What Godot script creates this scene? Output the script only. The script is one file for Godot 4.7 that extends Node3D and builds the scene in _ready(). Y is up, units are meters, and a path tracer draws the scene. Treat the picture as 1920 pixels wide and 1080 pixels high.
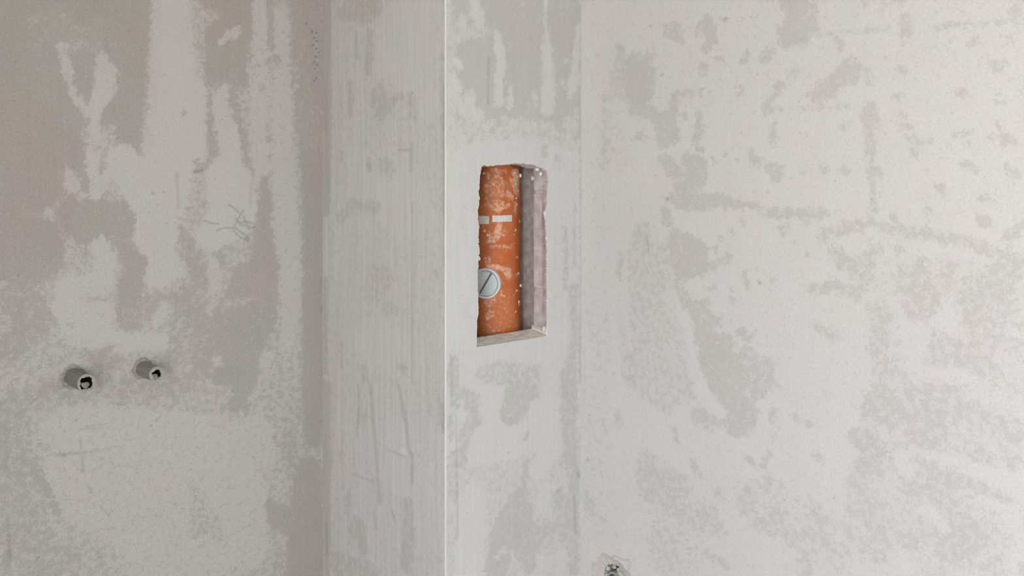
extends Node3D
# A plastered bathroom corner: a boxed-in drain pipe seen through its access hole, two pipe plugs in the left wall.
# x runs along the right wall, z along the left wall, y up, metres.

const CASING_X := 0.3991     # the boxing sticks out this far from the left wall
const CASING_Z := 0.3238     # and this far from the right wall
const BOARD := 0.043         # thickness of the boxing
const ROOM := Vector3(4.0, 2.7, 2.4)
const PIPE_AT := Vector3(0.29, 0.0, 0.13)
const PIPE_R := 0.055

var mats := {}


# ---------------------------------------------------------------- stains of a plastered surface, in metres on that surface
class Stains:
	var lo: Vector2
	var hi: Vector2
	var w: int
	var h: int
	var cell: float
	var layers := []

	func _init(from: Vector2, to: Vector2, step: float, base: float) -> void:
		lo = from
		hi = to
		cell = step
		w = int(round((to.x - from.x) / step))
		h = int(round((to.y - from.y) / step))
		for k in 3:
			var a := PackedFloat32Array()
			a.resize(w * h)
			a.fill(base if k == 0 else 0.0)
			layers.append(a)

	# a stroke of a trowel or brush: layer 0 tone, 1 tint, 2 scratches and specks; pts are u, v, radius ...; k narrows it along u
	func brush(layer: int, value: float, alpha: float, k: float, pts: Array) -> void:
		var cells: PackedFloat32Array = layers[layer]
		layers[layer] = null
		var n := pts.size() / 3
		for s in range(0, maxi(1, n - 1)):
			var e := mini(s + 1, n - 1)
			var a := Vector2(pts[s * 3] * k, pts[s * 3 + 1])
			var b := Vector2(pts[e * 3] * k, pts[e * 3 + 1])
			var ra: float = pts[s * 3 + 2]
			var rb: float = pts[e * 3 + 2]
			var rm := maxf(ra, rb)
			var soft := minf(rm * 0.6, 0.007) if layer == 0 else rm * 0.7
			soft = maxf(soft, cell * 0.8)
			var reach := rm + soft
			var x0 := maxi(0, int((minf(a.x, b.x) - reach) / k / cell - lo.x / cell))
			var x1 := mini(w - 1, int((maxf(a.x, b.x) + reach) / k / cell - lo.x / cell) + 1)
			var y0 := maxi(0, int((hi.y - maxf(a.y, b.y) - reach) / cell))
			var y1 := mini(h - 1, int((hi.y - minf(a.y, b.y) + reach) / cell) + 1)
			var d := b - a
			var dd := maxf(d.length_squared(), 1e-12)
			for y in range(y0, y1 + 1):
				var py := hi.y - (y + 0.5) * cell
				for x in range(x0, x1 + 1):
					var p := Vector2((lo.x + (x + 0.5) * cell) * k, py)
					var t := clampf((p - a).dot(d) / dd, 0.0, 1.0)
					var away := p.distance_to(a + d * t) - lerpf(ra, rb, t)
					if away < soft:
						var c := clampf((soft - away) / (2.0 * soft), 0.0, 1.0) * alpha
						var i := y * w + x
						cells[i] += (value - cells[i]) * c * c * (3.0 - 2.0 * c) if alpha >= 1.0 else (value - cells[i]) * c
		layers[layer] = cells

	func spots(seed_: int, count: int, small: float, large: float, value: float) -> void:
		var rng := RandomNumberGenerator.new()
		rng.seed = seed_
		for k in count:
			var r := lerpf(small, large, pow(rng.randf(), 2.5))
			var u := rng.randf_range(lo.x, hi.x)
			var v := rng.randf_range(lo.y, hi.y)
			brush(0, value + rng.randf_range(-0.1, 0.15), 0.75, 1.0, [u, v, r, u + rng.randf_range(-1, 1) * r, v - rng.randf_range(0, 2) * r, r * 0.7])

	# broad blotches over the part of the face from u = from on
	func blotches(seed_: int, from: float, count: int, dark: float, light: float) -> void:
		var rng := RandomNumberGenerator.new()
		rng.seed = seed_
		for k in count:
			var u := rng.randf_range(from, hi.x)
			var v := rng.randf_range(lo.y, hi.y)
			var r := rng.randf_range(0.012, 0.05)
			var pts := []
			for s in 4:
				pts.append_array([maxf(u, from + r * 0.7), v, r * rng.randf_range(0.6, 1.0)])
				u += rng.randf_range(-0.03, 0.03)
				v -= rng.randf_range(0.0, 0.09)
			brush(0, dark if rng.randf() < 0.5 else light, 1.0, 1.0, pts)

	# tiny dark pits and pale grains
	func specks(seed_: int, count: int) -> void:
		var rng := RandomNumberGenerator.new()
		rng.seed = seed_
		for k in count:
			var dark := rng.randf() < 0.7
			brush(2, (-0.32 if dark else 0.4) * rng.randf_range(0.4, 1.0), 1.0, 1.0, [rng.randf_range(lo.x, hi.x), rng.randf_range(lo.y, hi.y), rng.randf_range(0.0006, 0.0015)])

	func noise(seed_: int, frequency: float, octaves: int, ww: int, hh: int, squash := 1.0) -> PackedByteArray:
		var f := FastNoiseLite.new()
		f.noise_type = FastNoiseLite.TYPE_SIMPLEX_SMOOTH
		f.seed = seed_
		f.frequency = frequency
		f.fractal_type = FastNoiseLite.FRACTAL_FBM if octaves > 1 else FastNoiseLite.FRACTAL_NONE
		f.fractal_octaves = octaves
		var im := f.get_image(ww, maxi(8, int(hh / squash)))
		if squash != 1.0:
			im.resize(ww, hh, Image.INTERPOLATE_CUBIC)
		im.convert(Image.FORMAT_L8)
		return im.get_data()

	# colours are sRGB 0..255; lines: how strong the vertical trowel lines are. Returns [colour, height]
	func bake(seed_: int, dark: Vector3, light: Vector3, grain: float, lines: float, ragged: float) -> Array:
		var ww := w * 2
		var hh := h * 2
		var na := noise(seed_, 0.05, 4, ww, hh)
		var nb := noise(seed_ + 1, 0.05, 4, ww, hh)
		var nm := noise(seed_ + 2, 0.045, 5, ww, hh)
		var ng := noise(seed_ + 3, 0.55, 2, ww, hh)
		var nt := noise(seed_ + 4, 0.008, 3, ww, hh)
		var nl := noise(seed_ + 5, 0.07, 4, ww, hh, 25.0)
		var nc := noise(seed_ + 6, 0.16, 2, ww, hh)
		var tone: PackedFloat32Array = layers[0]
		var tint: PackedFloat32Array = layers[1]
		var mark: PackedFloat32Array = layers[2]
		var mi := Image.create_from_data(w, h, false, Image.FORMAT_RF, mark.to_byte_array())
		mi.resize(ww, hh, Image.INTERPOLATE_BILINEAR)
		var mk := mi.get_data().to_float32_array()
		var rgb := PackedByteArray()
		rgb.resize(ww * hh * 3)
		var high := PackedByteArray()
		high.resize(ww * hh)
		var i := 0
		var j := 0
		var sway := 0.06 * ragged
		for y in hh:
			for x in ww:
				var sx := clampi(int((x + (na[i] - 128) * sway) * 0.5), 0, w - 1)
				var sy := clampi(int((y + (nb[i] - 128) * sway) * 0.5), 0, h - 1)
				var k := sy * w + sx
				var f := tone[k]
				var e := clampf((f + ((nm[i] - 128) * 0.0034 + (nc[i] - 128) * 0.0013) * ragged - 0.27) * 2.2, 0.0, 1.0)
				var t := 0.5 * f + 0.5 * e * e * (3.0 - 2.0 * e)
				var g := (ng[i] - 128) * 0.045 * grain + (nc[i] - 128) * 0.032 * grain + (nl[i] - 128) * 0.02 * lines
				var q := tint[k] + (nt[i] - 128) * 0.005
				var m := mk[i]
				g += m * 20.0 if m > 0.0 else 0.0
				var dim := 1.0 + m * 0.36 if m < 0.0 else 1.0
				var aq := absf(q)
				rgb[j] = clampi(int((dark.x + (light.x - dark.x) * t + g + q * 1.7) * dim), 0, 255)
				rgb[j + 1] = clampi(int((dark.y + (light.y - dark.y) * t + g - q * 1.3 - aq * 0.6) * dim), 0, 255)
				rgb[j + 2] = clampi(int((dark.z + (light.z - dark.z) * t + g - aq * 1.6) * dim), 0, 255)
				high[i] = clampi(int(90.0 + t * 40.0 + g * 5.0 + m * 50.0), 0, 255)
				i += 1
				j += 3
		return [Image.create_from_data(ww, hh, false, Image.FORMAT_RGB8, rgb), Image.create_from_data(ww, hh, false, Image.FORMAT_L8, high)]


# ---------------------------------------------------------------- helpers
func surface() -> SurfaceTool:
	var st := SurfaceTool.new()
	st.begin(Mesh.PRIMITIVE_TRIANGLES)
	st.set_smooth_group(-1)
	return st


func tri(st: SurfaceTool, p: Array, towards: Vector3, uv := []) -> void:
	var n: Vector3 = (p[2] - p[0]).cross(p[1] - p[0])
	var order := [0, 1, 2] if n.dot(towards) >= 0.0 else [0, 2, 1]
	for k in order:
		if uv:
			st.set_uv(uv[k])
		st.add_vertex(p[k])


func quad(st: SurfaceTool, a: Vector3, b: Vector3, c: Vector3, d: Vector3, towards: Vector3, uv := []) -> void:
	tri(st, [a, b, c], towards, [uv[0], uv[1], uv[2]] if uv else [])
	tri(st, [a, c, d], towards, [uv[0], uv[2], uv[3]] if uv else [])


func box(st: SurfaceTool, lo: Vector3, hi: Vector3, skip := "") -> void:
	var c := (lo + hi) / 2.0
	for f in [["x-", 0, lo.x], ["x+", 0, hi.x], ["y-", 1, lo.y], ["y+", 1, hi.y], ["z-", 2, lo.z], ["z+", 2, hi.z]]:
		if f[0] in skip:
			continue
		var a: int = f[1]
		var b := (a + 1) % 3
		var d := (a + 2) % 3
		var p := []
		for s in [[0, 0], [1, 0], [1, 1], [0, 1]]:
			var v := Vector3.ZERO
			v[a] = f[2]
			v[b] = hi[b] if s[0] else lo[b]
			v[d] = hi[d] if s[1] else lo[d]
			p.append(v)
		var n := Vector3.ZERO
		n[a] = f[2] - c[a]
		quad(st, p[0], p[1], p[2], p[3], n)


func commit(called: String, st: SurfaceTool, material: Material, parent: Node = self, smooth := false) -> MeshInstance3D:
	if smooth:
		st.index()
	st.generate_normals()
	var o := MeshInstance3D.new()
	o.name = called
	o.mesh = st.commit()
	o.material_override = material
	o.cast_shadow = GeometryInstance3D.SHADOW_CASTING_SETTING_ON
	parent.add_child(o, true)
	return o


func tag(o: Node, label: String, category := "", group := "", kind := "") -> Node:
	for pair in [["label", label], ["category", category], ["group", group], ["kind", kind]]:
		if pair[1]:
			o.set_meta(pair[0], pair[1])
	return o


func base(called: String, at: Vector3) -> Node3D:
	var o := Node3D.new()
	o.name = called
	o.position = at
	add_child(o, true)
	return o


func plain(color: Color, rough := 0.9, shine := 0.25, noise_size := 0.0, relief := 0.0) -> StandardMaterial3D:
	var m := StandardMaterial3D.new()
	m.albedo_color = color
	m.roughness = rough
	m.metallic_specular = shine
	if noise_size > 0.0:
		var n := FastNoiseLite.new()
		n.seed = int(color.r * 1000.0) + 7
		n.frequency = 0.02
		n.fractal_octaves = 5
		var ramp := Gradient.new()
		ramp.set_color(0, Color(0.8, 0.8, 0.79))
		ramp.set_color(1, Color(1, 1, 1))
		var tex := NoiseTexture2D.new()
		tex.width = 256
		tex.height = 256
		tex.seamless = true
		tex.noise = n
		tex.color_ramp = ramp
		m.albedo_texture = tex
		m.uv1_triplanar = true
		m.uv1_world_triplanar = true
		m.uv1_scale = Vector3.ONE / noise_size
		if relief > 0.0:
			var bump := NoiseTexture2D.new()
			bump.width = 256
			bump.height = 256
			bump.seamless = true
			bump.noise = n
			bump.as_normal_map = true
			bump.bump_strength = relief
			m.normal_enabled = true
			m.normal_texture = bump
	return m


func stained(pics: Array, relief_cm: float, rough := 0.93, shine := 0.2) -> StandardMaterial3D:
	var m := StandardMaterial3D.new()
	m.albedo_texture = ImageTexture.create_from_image(pics[0])
	m.heightmap_enabled = true
	m.heightmap_texture = ImageTexture.create_from_image(pics[1])
	m.heightmap_scale = relief_cm
	m.roughness = rough
	m.metallic_specular = shine
	m.texture_filter = BaseMaterial3D.TEXTURE_FILTER_LINEAR
	return m


# texture place of a point (u, v) in tile (iu, iv) of the stains' rectangle, every second tile mirrored so that the seams meet
func place(s: Stains, p: Vector2, iu: int, iv: int) -> Vector2:
	var q := (p - s.lo) / (s.hi - s.lo) - Vector2(iu, iv)
	if posmod(iu, 2) == 1:
		q.x = 1.0 - q.x
	if posmod(iv, 2) == 1:
		q.y = 1.0 - q.y
	return Vector2(clampf(q.x, 0.001, 0.999), 1.0 - clampf(q.y, 0.001, 0.999))


# a flat plastered face from (u0, v0) to (u1, v1), in tiles of its stains; the first tile is left out when it holds a hole
func face(st: SurfaceTool, s: Stains, at: Callable, towards: Vector3, rect: Rect2, holed := false) -> void:
	var size := s.hi - s.lo
	for iu in range(floori((rect.position.x - s.lo.x) / size.x - 1e-4), ceili((rect.end.x - s.lo.x) / size.x)):
		for iv in range(floori((rect.position.y - s.lo.y) / size.y - 1e-4), ceili((rect.end.y - s.lo.y) / size.y)):
			if holed and iu == 0 and iv == 0:
				continue
			var lo := (s.lo + Vector2(iu, iv) * size).max(rect.position)
			var hi := (s.lo + Vector2(iu + 1, iv + 1) * size).min(rect.end)
			if hi.x - lo.x < 1e-5 or hi.y - lo.y < 1e-5:
				continue
			var c := [lo, Vector2(hi.x, lo.y), hi, Vector2(lo.x, hi.y)]
			var p := c.map(func(q): return at.call(q, 0.0))
			quad(st, p[0], p[1], p[2], p[3], towards, c.map(func(q): return place(s, q, iu, iv)))


func bearings(center: Vector2, rect: Rect2, count: int) -> Array:
	var out := []
	for k in count:
		out.append(TAU * k / count)
	for c in [rect.position, rect.end, Vector2(rect.position.x, rect.end.y), Vector2(rect.end.x, rect.position.y)]:
		out.append(fposmod((c - center).angle(), TAU))
	out.sort()
	return out


func on_outline(center: Vector2, outline: Array, bearing: float) -> Vector2:
	var far := center + Vector2.from_angle(bearing) * 20.0
	var best := center + Vector2.from_angle(bearing) * 0.01
	for k in outline.size():
		var hit = Geometry2D.segment_intersects_segment(center, far, outline[k], outline[(k + 1) % outline.size()])
		if hit != null:
			best = hit
	return best


func rect_outline(r: Rect2) -> Array:
	return [r.position, Vector2(r.end.x, r.position.y), r.end, Vector2(r.position.x, r.end.y)]


# strip between two closed rings of [Vector2 place, depth]
func strip(st: SurfaceTool, at: Callable, outer: Array, inner: Array, towards: Callable, s: Stains = null) -> void:
	for k in outer.size():
		var l := (k + 1) % outer.size()
		var c := [outer[k], outer[l], inner[l], inner[k]]
		var p := c.map(func(q): return at.call(q[0], q[1]))
		var uv := c.map(func(q): return place(s, q[0], 0, 0)) if s else []
		quad(st, p[0], p[1], p[2], p[3], towards.call((outer[k][0] + inner[l][0]) / 2.0), uv)


func ring(points: Array, depth: float) -> Array:
	return points.map(func(p): return [p, depth])


# a turned shape along its own +z: profile of Vector2(radius, z); wobble(k, angle, radius) may bend the radius
func lathe(st: SurfaceTool, profile: Array, segments: int, wobble = null) -> void:
	var rows := []
	for p in profile:
		var row := []
		for k in segments:
			var a := TAU * k / segments
			var r: float = p.x
			if wobble != null:
				r = wobble.call(p, a)
			row.append(Vector3(cos(a) * r, sin(a) * r, p.y))
		rows.append(row)
	for i in rows.size() - 1:
		for k in segments:
			var l := (k + 1) % segments
			for t in [[rows[i][k], rows[i][l], rows[i + 1][l]], [rows[i][k], rows[i + 1][l], rows[i + 1][k]]]:
				if (t[1] - t[0]).cross(t[2] - t[0]).length() > 1e-14:
					st.add_vertex(t[0])
					st.add_vertex(t[2])
					st.add_vertex(t[1])


# a small irregular lump of plaster
func lump(st: SurfaceTool, at: Vector3, size: Vector3, rng: RandomNumberGenerator, turn := Basis.IDENTITY) -> void:
	var rows := 5
	var cols := 8
	var p := []
	for i in rows + 1:
		var row := []
		for k in cols:
			var th := PI * i / rows
			var ph := TAU * k / cols
			var bump := rng.randf_range(0.78, 1.15) if i > 0 and i < rows else 1.0
			row.append(at + turn * (Vector3(sin(th) * cos(ph), cos(th), sin(th) * sin(ph)) * size * bump))
		p.append(row)
	for i in rows:
		for k in cols:
			var l := (k + 1) % cols
			var mid: Vector3 = (p[i][k] + p[i + 1][l]) / 2.0
			if i > 0:
				tri(st, [p[i][k], p[i][l], p[i + 1][l]], mid - at)
			if i < rows - 1:
				tri(st, [p[i][k], p[i + 1][l], p[i + 1][k]], mid - at)


# ---------------------------------------------------------------- the scene
func _ready() -> void:
	camera_and_light()
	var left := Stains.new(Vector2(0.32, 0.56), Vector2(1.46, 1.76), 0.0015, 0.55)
	var side := Stains.new(Vector2(0.0, 0.56), Vector2(CASING_X, 1.76), 0.0015, 0.65)
	var front := Stains.new(Vector2(0.0, 0.56), Vector2(CASING_Z, 1.76), 0.0015, 0.6)
	var right := Stains.new(Vector2(0.395, 0.56), Vector2(1.55, 1.76), 0.0015, 0.8)
	var pipe := Stains.new(Vector2(-PI / 2 * PIPE_R, 1.06), Vector2(PI / 2 * PIPE_R, 1.44), 0.0007, 0.06)
	stain_left(left)
	stain_side(side)
	stain_front(front)
	stain_right(right)
	stain_pipe(pipe)
	build_room(left, side, front, right)
	build_pipe(pipe)
	build_plugs()


func camera_and_light() -> void:
	var cam := Camera3D.new()
	cam.name = "camera"
	cam.position = Vector3(1.83169, 1.45, 1.41949)
	cam.rotation.y = asin(0.7547)
	cam.projection = Camera3D.PROJECTION_FRUSTUM
	cam.near = 0.05
	cam.far = 100.0
	cam.size = 0.05 * 1080.0 / 1990.0
	cam.frustum_offset = Vector2(0, -0.05 * 278.0 / 1990.0)
	cam.current = true
	add_child(cam)
	var sky_mat := ProceduralSkyMaterial.new()
	sky_mat.sky_top_color = Color(0.78, 0.805, 0.84)
	sky_mat.sky_horizon_color = Color(0.9, 0.915, 0.935)
	sky_mat.ground_bottom_color = Color(0.74, 0.73, 0.71)
	sky_mat.ground_horizon_color = Color(0.82, 0.815, 0.805)
	sky_mat.energy_multiplier = 1.0
	var sky := Sky.new()
	sky.sky_material = sky_mat
	var env := Environment.new()
	env.background_mode = Environment.BG_SKY
	env.sky = sky
	env.background_energy_multiplier = 12.0
	env.ambient_light_source = Environment.AMBIENT_SOURCE_SKY
	env.tonemap_mode = Environment.TONE_MAPPER_LINEAR
	env.tonemap_exposure = 1.69
	env.sdfgi_enabled = true
	env.ssao_enabled = true
	env.ssil_enabled = true
	var we := WorldEnvironment.new()
	we.name = "world_environment"
	we.environment = env
	add_child(we)


func build_room(left: Stains, side: Stains, front: Stains, right: Stains) -> void:
	var white := Vector3(209, 205, 202)
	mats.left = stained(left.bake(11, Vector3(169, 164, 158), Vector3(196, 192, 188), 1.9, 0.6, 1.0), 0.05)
	mats.side = stained(side.bake(31, Vector3(186, 182, 176), white, 1.5, 2.6, 0.6), 0.05)
	mats.front = stained(front.bake(51, Vector3(186, 184, 180), Vector3(206, 204, 203), 1.5, 1.0, 1.0), 0.05)
	mats.right = stained(right.bake(71, Vector3(191, 187, 183), white, 1.5, 0.4, 1.1), 0.05)
	mats.plaster = plain(Color(0.81, 0.8, 0.78), 0.95, 0.2, 0.5)
	mats.board = plain(Color(0.895, 0.862, 0.858), 0.95, 0.2, 0.16, 2.0)
	mats.sill = plain(Color(1.0, 0.975, 0.93), 0.95, 0.2, 0.1, 3.0)
	mats.leaf = plain(Color(0.72, 0.685, 0.66), 0.95, 0.2, 0.1, 3.0)
	mats.mortar = plain(Color(0.79, 0.775, 0.745), 0.95, 0.2, 0.06, 2.0)
	mats.beige = plain(Color(0.855, 0.825, 0.8), 0.95, 0.2, 0.03, 4.0)
	mats.screed = plain(Color(0.68, 0.67, 0.65), 0.9, 0.25, 0.6)
	mats.chalk = plain(Color(0.86, 0.85, 0.83), 0.95, 0.2)

	# left wall
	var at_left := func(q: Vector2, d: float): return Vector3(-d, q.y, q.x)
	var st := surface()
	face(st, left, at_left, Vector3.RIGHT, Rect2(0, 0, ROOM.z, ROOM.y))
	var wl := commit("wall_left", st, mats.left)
	tag(wl, "left plaster wall with blotchy grey patches and two pipe plugs", "wall", "", "structure")
	st = surface()
	box(st, Vector3(-0.15, 0, -0.15), Vector3(0, ROOM.y, ROOM.z + 0.15), "x+")
	commit("masonry", st, mats.plaster, wl)

	# right wall, with the hole that the third outlet sits in
	var at_right := func(q: Vector2, d: float): return Vector3(q.x, q.y, -d)
	st = surface()
	face(st, right, at_right, Vector3.BACK, Rect2(0, 0, ROOM.x, ROOM.y), true)
	var rect := Rect2(right.lo, right.hi - right.lo)
	var oc := Vector2(0.4785, 0.6365)
	var angles := bearings(oc, rect, 72)
	var rng := RandomNumberGenerator.new()
	rng.seed = 5
	var rough := FastNoiseLite.new()
	rough.seed = 9
	rough.frequency = 1.0
	var rim := []
	var lip := []
	var edge := []
	var frame := []
	for a in angles:
		var dir := Vector2.from_angle(a)
		var q := dir * 1.6
		frame.append(on_outline(oc, rect_outline(rect), a))
		rim.append(oc + dir * Vector2(1.08, 1.0) * (0.048 + 0.009 * rough.get_noise_2dv(q) + 0.005 * rough.get_noise_2dv(dir * 5.0)))
		lip.append(oc + dir * (0.036 + 0.007 * rough.get_noise_2dv(q * 1.7 + Vector2(9, 9))))
		edge.append(oc + dir * (0.029 + 0.005 * rough.get_noise_2dv(q * 2.0 + Vector2(3, 3))))
	strip(st, at_right, ring(frame, 0.0), ring(rim, 0.0), func(_c): return Vector3.BACK, right)
	var wr := commit("wall_right", st, mats.right)
	tag(wr, "right plaster wall, pale with small grey specks and trowel marks", "wall", "", "structure")
	st = surface()
	strip(st, at_right, ring(rim, 0.0), ring(lip, 0.005), func(_c): return Vector3.BACK)
	strip(st, at_right, ring(lip, 0.005), ring(edge, 0.008), func(_c): return Vector3.BACK)
	tag(commit("broken_edge", st, mats.beige, wr, true), "chipped beige plaster round the outlet")
	st = surface()
	strip(st, at_right, ring(edge, 0.008), ring(edge, 0.05), func(c): return Vector3(oc.x - c.x, oc.y - c.y, 0))
	var back := ring(edge, 0.05)
	for k in back.size():
		tri(st, [at_right.call(back[k][0], 0.05), at_right.call(back[(k + 1) % back.size()][0], 0.05), at_right.call(oc, 0.05)], Vector3.BACK)
	commit("outlet_recess", st, mats.mortar, wr)
	st = surface()
	box(st, Vector3(0, 0, -0.15), Vector3(ROOM.x, ROOM.y, -0.052))
	commit("masonry", st, mats.plaster, wr)

	# the rest of the room, behind the camera: a window in the back wall lights it
	st = surface()
	box(st, Vector3(ROOM.x, 0, -0.15), Vector3(ROOM.x + 0.15, ROOM.y, ROOM.z + 0.15))
	tag(commit("wall_front", st, mats.plaster), "plain plaster wall opposite the left wall", "wall", "", "structure")
	var w0 := Vector2(1.75, 0.3)
	var w1 := Vector2(3.6, 2.35)
	st = surface()
	box(st, Vector3(0, 0, ROOM.z), Vector3(w0.x, ROOM.y, ROOM.z + 0.15))
	box(st, Vector3(w1.x, 0, ROOM.z), Vector3(ROOM.x, ROOM.y, ROOM.z + 0.15))
	box(st, Vector3(w0.x, 0, ROOM.z), Vector3(w1.x, w0.y, ROOM.z + 0.15))
	box(st, Vector3(w0.x, w1.y, ROOM.z), Vector3(w1.x, ROOM.y, ROOM.z + 0.15))
	tag(commit("wall_back", st, mats.plaster), "plain plaster wall with the window opening", "wall", "", "structure")
	st = surface()
	box(st, Vector3(-0.15, -0.15, -0.15), Vector3(ROOM.x + 0.15, 0, ROOM.z + 0.15))
	tag(commit("floor", st, mats.screed), "grey cement screed floor", "floor", "", "structure")
	st = surface()
	box(st, Vector3(-0.15, ROOM.y, -0.15), Vector3(ROOM.x + 0.15, ROOM.y + 0.15, ROOM.z + 0.15))
	tag(commit("ceiling", st, mats.plaster), "plain plastered ceiling", "ceiling", "", "structure")
	var win := base("window_1", Vector3((w0.x + w1.x) / 2.0, w0.y, ROOM.z + 0.08))
	tag(win, "wide white framed window in the back wall", "window", "", "structure")
	var half := (w1.x - w0.x) / 2.0
	var tall := w1.y - w0.y
	st = surface()
	for b in [[-half, 0.0, half, 0.05], [-half, tall - 0.05, half, tall], [-half, 0.05, -half + 0.05, tall - 0.05], [half - 0.05, 0.05, half, tall - 0.05], [-0.035, 0.05, 0.035, tall - 0.05]]:
		box(st, Vector3(b[0], b[1], -0.03), Vector3(b[2], b[3], 0.03))
	commit("window_frame", st, plain(Color(0.9, 0.9, 0.9), 0.4, 0.5), win)
	var glass := plain(Color(0.95, 0.97, 0.97, 0.06), 0.02, 0.5)
	glass.transparency = BaseMaterial3D.TRANSPARENCY_ALPHA
	for s in [[-half + 0.05, -0.035], [0.035, half - 0.05]]:
		st = surface()
		box(st, Vector3(s[0], 0.05, -0.003), Vector3(s[1], tall - 0.05, 0.003))
		commit("pane", st, glass, win)

	build_casing(side, front)


func build_casing(side: Stains, front: Stains) -> void:
	var casing := base("wall_corner", Vector3.ZERO)
	tag(casing, "plastered pipe boxing in the room corner with a tall access hole", "pipe boxing", "", "structure")
	# side panel, beside the left wall
	var at_side := func(q: Vector2, d: float): return Vector3(q.x, q.y, CASING_Z - d)
	var st := surface()
	face(st, side, at_side, Vector3.BACK, Rect2(0, 0, CASING_X - 0.002, ROOM.y))
	var side_panel := commit("side_panel", st, mats.side, casing)
	st = surface()
	box(st, Vector3(0, 0, CASING_Z - BOARD), Vector3(CASING_X - BOARD, ROOM.y, CASING_Z - 0.0005), "z+")
	commit("board_core", st, mats.board, side_panel)
	# front panel with the ragged hole
	var at_front := func(q: Vector2, d: float): return Vector3(CASING_X - d, q.y, q.x)
	st = surface()
	face(st, front, at_front, Vector3.RIGHT, Rect2(0, 0, CASING_Z - 0.002, ROOM.y), true)
	var outline := [Vector2(0.2443, 1.4035), Vector2(0.2467, 1.3914), Vector2(0.2491, 1.3729), Vector2(0.2515, 1.3590), Vector2(0.2491, 1.3450), Vector2(0.2527, 1.3266), Vector2(0.2527, 1.3108), Vector2(0.2491, 1.2967), Vector2(0.2515, 1.2755), Vector2(0.2491, 1.2521), Vector2(0.2521, 1.2402), Vector2(0.2527, 1.2245), Vector2(0.2527, 1.1735), Vector2(0.2509, 1.1501), Vector2(0.2539, 1.1365), Vector2(0.2551, 1.0995), Vector2(0.2563, 1.0895), Vector2(0.1991, 1.0892), Vector2(0.1421, 1.0888), Vector2(0.0881, 1.0895), Vector2(0.0868, 1.1179), Vector2(0.0868, 1.1572), Vector2(0.0881, 1.2162), Vector2(0.0854, 1.2455), Vector2(0.0881, 1.2752), Vector2(0.0908, 1.3048), Vector2(0.0908, 1.3195), Vector2(0.0868, 1.3390), Vector2(0.0854, 1.3635), Vector2(0.0828, 1.3801), Vector2(0.0881, 1.3940), Vector2(0.1068, 1.3992), Vector2(0.1186, 1.4043), Vector2(0.1421, 1.4056), Vector2(0.1740, 1.4080), Vector2(0.1929, 1.4055), Vector2(0.2237, 1.4041)]
	var rect := Rect2(front.lo, front.hi - front.lo - Vector2(0.002, 0))
	var hc := Vector2(0.168, 1.25)
	var angles := bearings(hc, rect, 480)
	var jag := FastNoiseLite.new()
	jag.seed = 21
	jag.frequency = 1.0
	jag.fractal_octaves = 3
	var frame := []
	var lip := []
	var chamfer := []
	var inner := []
	var mid := []
	for a in angles:
		var p := on_outline(hc, outline, a)
		var out := (p - hc).normalized()
		var ragged := 0.0020 * jag.get_noise_2dv(p * 110.0) + 0.0022 * jag.get_noise_2dv(p * 300.0)
		var is_sill := p.y < 1.0985
		var is_right := p.x < 0.1
		if is_sill:
			ragged *= 0.3
		p += out * ragged
		frame.append(on_outline(hc, rect_outline(rect), a))
		lip.append([p, 0.0])
		var worn := 0.003 if not is_right else 0.0015 + 0.004 * absf(jag.get_noise_2dv(p * 90.0))
		chamfer.append([p - out * 0.0005 * (3.0 if is_right else 1.0), worn])
		var m := p - out * 0.001
		var n := p - out * 0.001
		if is_sill:
			m.y = p.y + 0.0035
			n.y = p.y + 0.0068
			m.x = p.x
			n.x = p.x
		elif is_right:
			m.x = 0.0835 + 0.0007 * jag.get_noise_1d(p.y * 300.0)
			n.x = 0.0825 + 0.0008 * jag.get_noise_1d(p.y * 150.0) + 0.0003 * jag.get_noise_1d(p.y * 900.0)
			for joint in [1.168, 1.353]:
				var near := absf(p.y - joint)
				if near < 0.0028:
					m.x -= 0.002
					n.x -= 0.003
		mid.append([m, 0.02])
		inner.append([n, BOARD])
	strip(st, at_front, ring(frame, 0.0), lip, func(_c): return Vector3.RIGHT, front)
	strip(st, at_front, lip, chamfer, func(_c): return Vector3.RIGHT, front)
	var front_panel := commit("front_panel", st, mats.front, casing)
	var inward := func(c): return Vector3(0.0, hc.y - c.y, hc.x - c.x)
	# the cut edge of the board, and the mortar sill at the foot of the hole
	var cut := surface()
	var sill := surface()
	for k in angles.size():
		var l := (k + 1) % angles.size()
		var pick: SurfaceTool = sill if chamfer[k][0].y < 1.0985 and chamfer[l][0].y < 1.0985 else cut
		for pair in [[chamfer, mid], [mid, inner]]:
			var c := [pair[0][k], pair[0][l], pair[1][l], pair[1][k]]
			var p := c.map(func(q): return at_front.call(q[0], q[1]))
			quad(pick, p[0], p[1], p[2], p[3], inward.call(c[0][0]))
	tag(commit("hole_lining", cut, mats.board, front_panel), "pinkish grey cut edge of the access hole")
	tag(commit("sill", sill, mats.sill, front_panel), "sloping mortar sill of the access hole")
	# masonry lining the right side of the pipe's chase
	st = surface()
	box(st, Vector3(0.02, 0.0, 0.001), Vector3(CASING_X - BOARD - 0.002, ROOM.y, 0.069))
	tag(commit("chase_lining", st, mats.leaf, casing), "brownish grey masonry beside the pipe")
	st = surface()
	var behind := Rect2(0.0, 0.56, CASING_Z - BOARD, 1.2)
	var hole := inner.map(func(q): return q[0])
	var outer := []
	for k in angles.size():
		outer.append(on_outline(hc, rect_outline(behind), angles[k]))
	strip(st, at_front, ring(outer, BOARD), inner, func(_c): return Vector3.LEFT)
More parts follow.
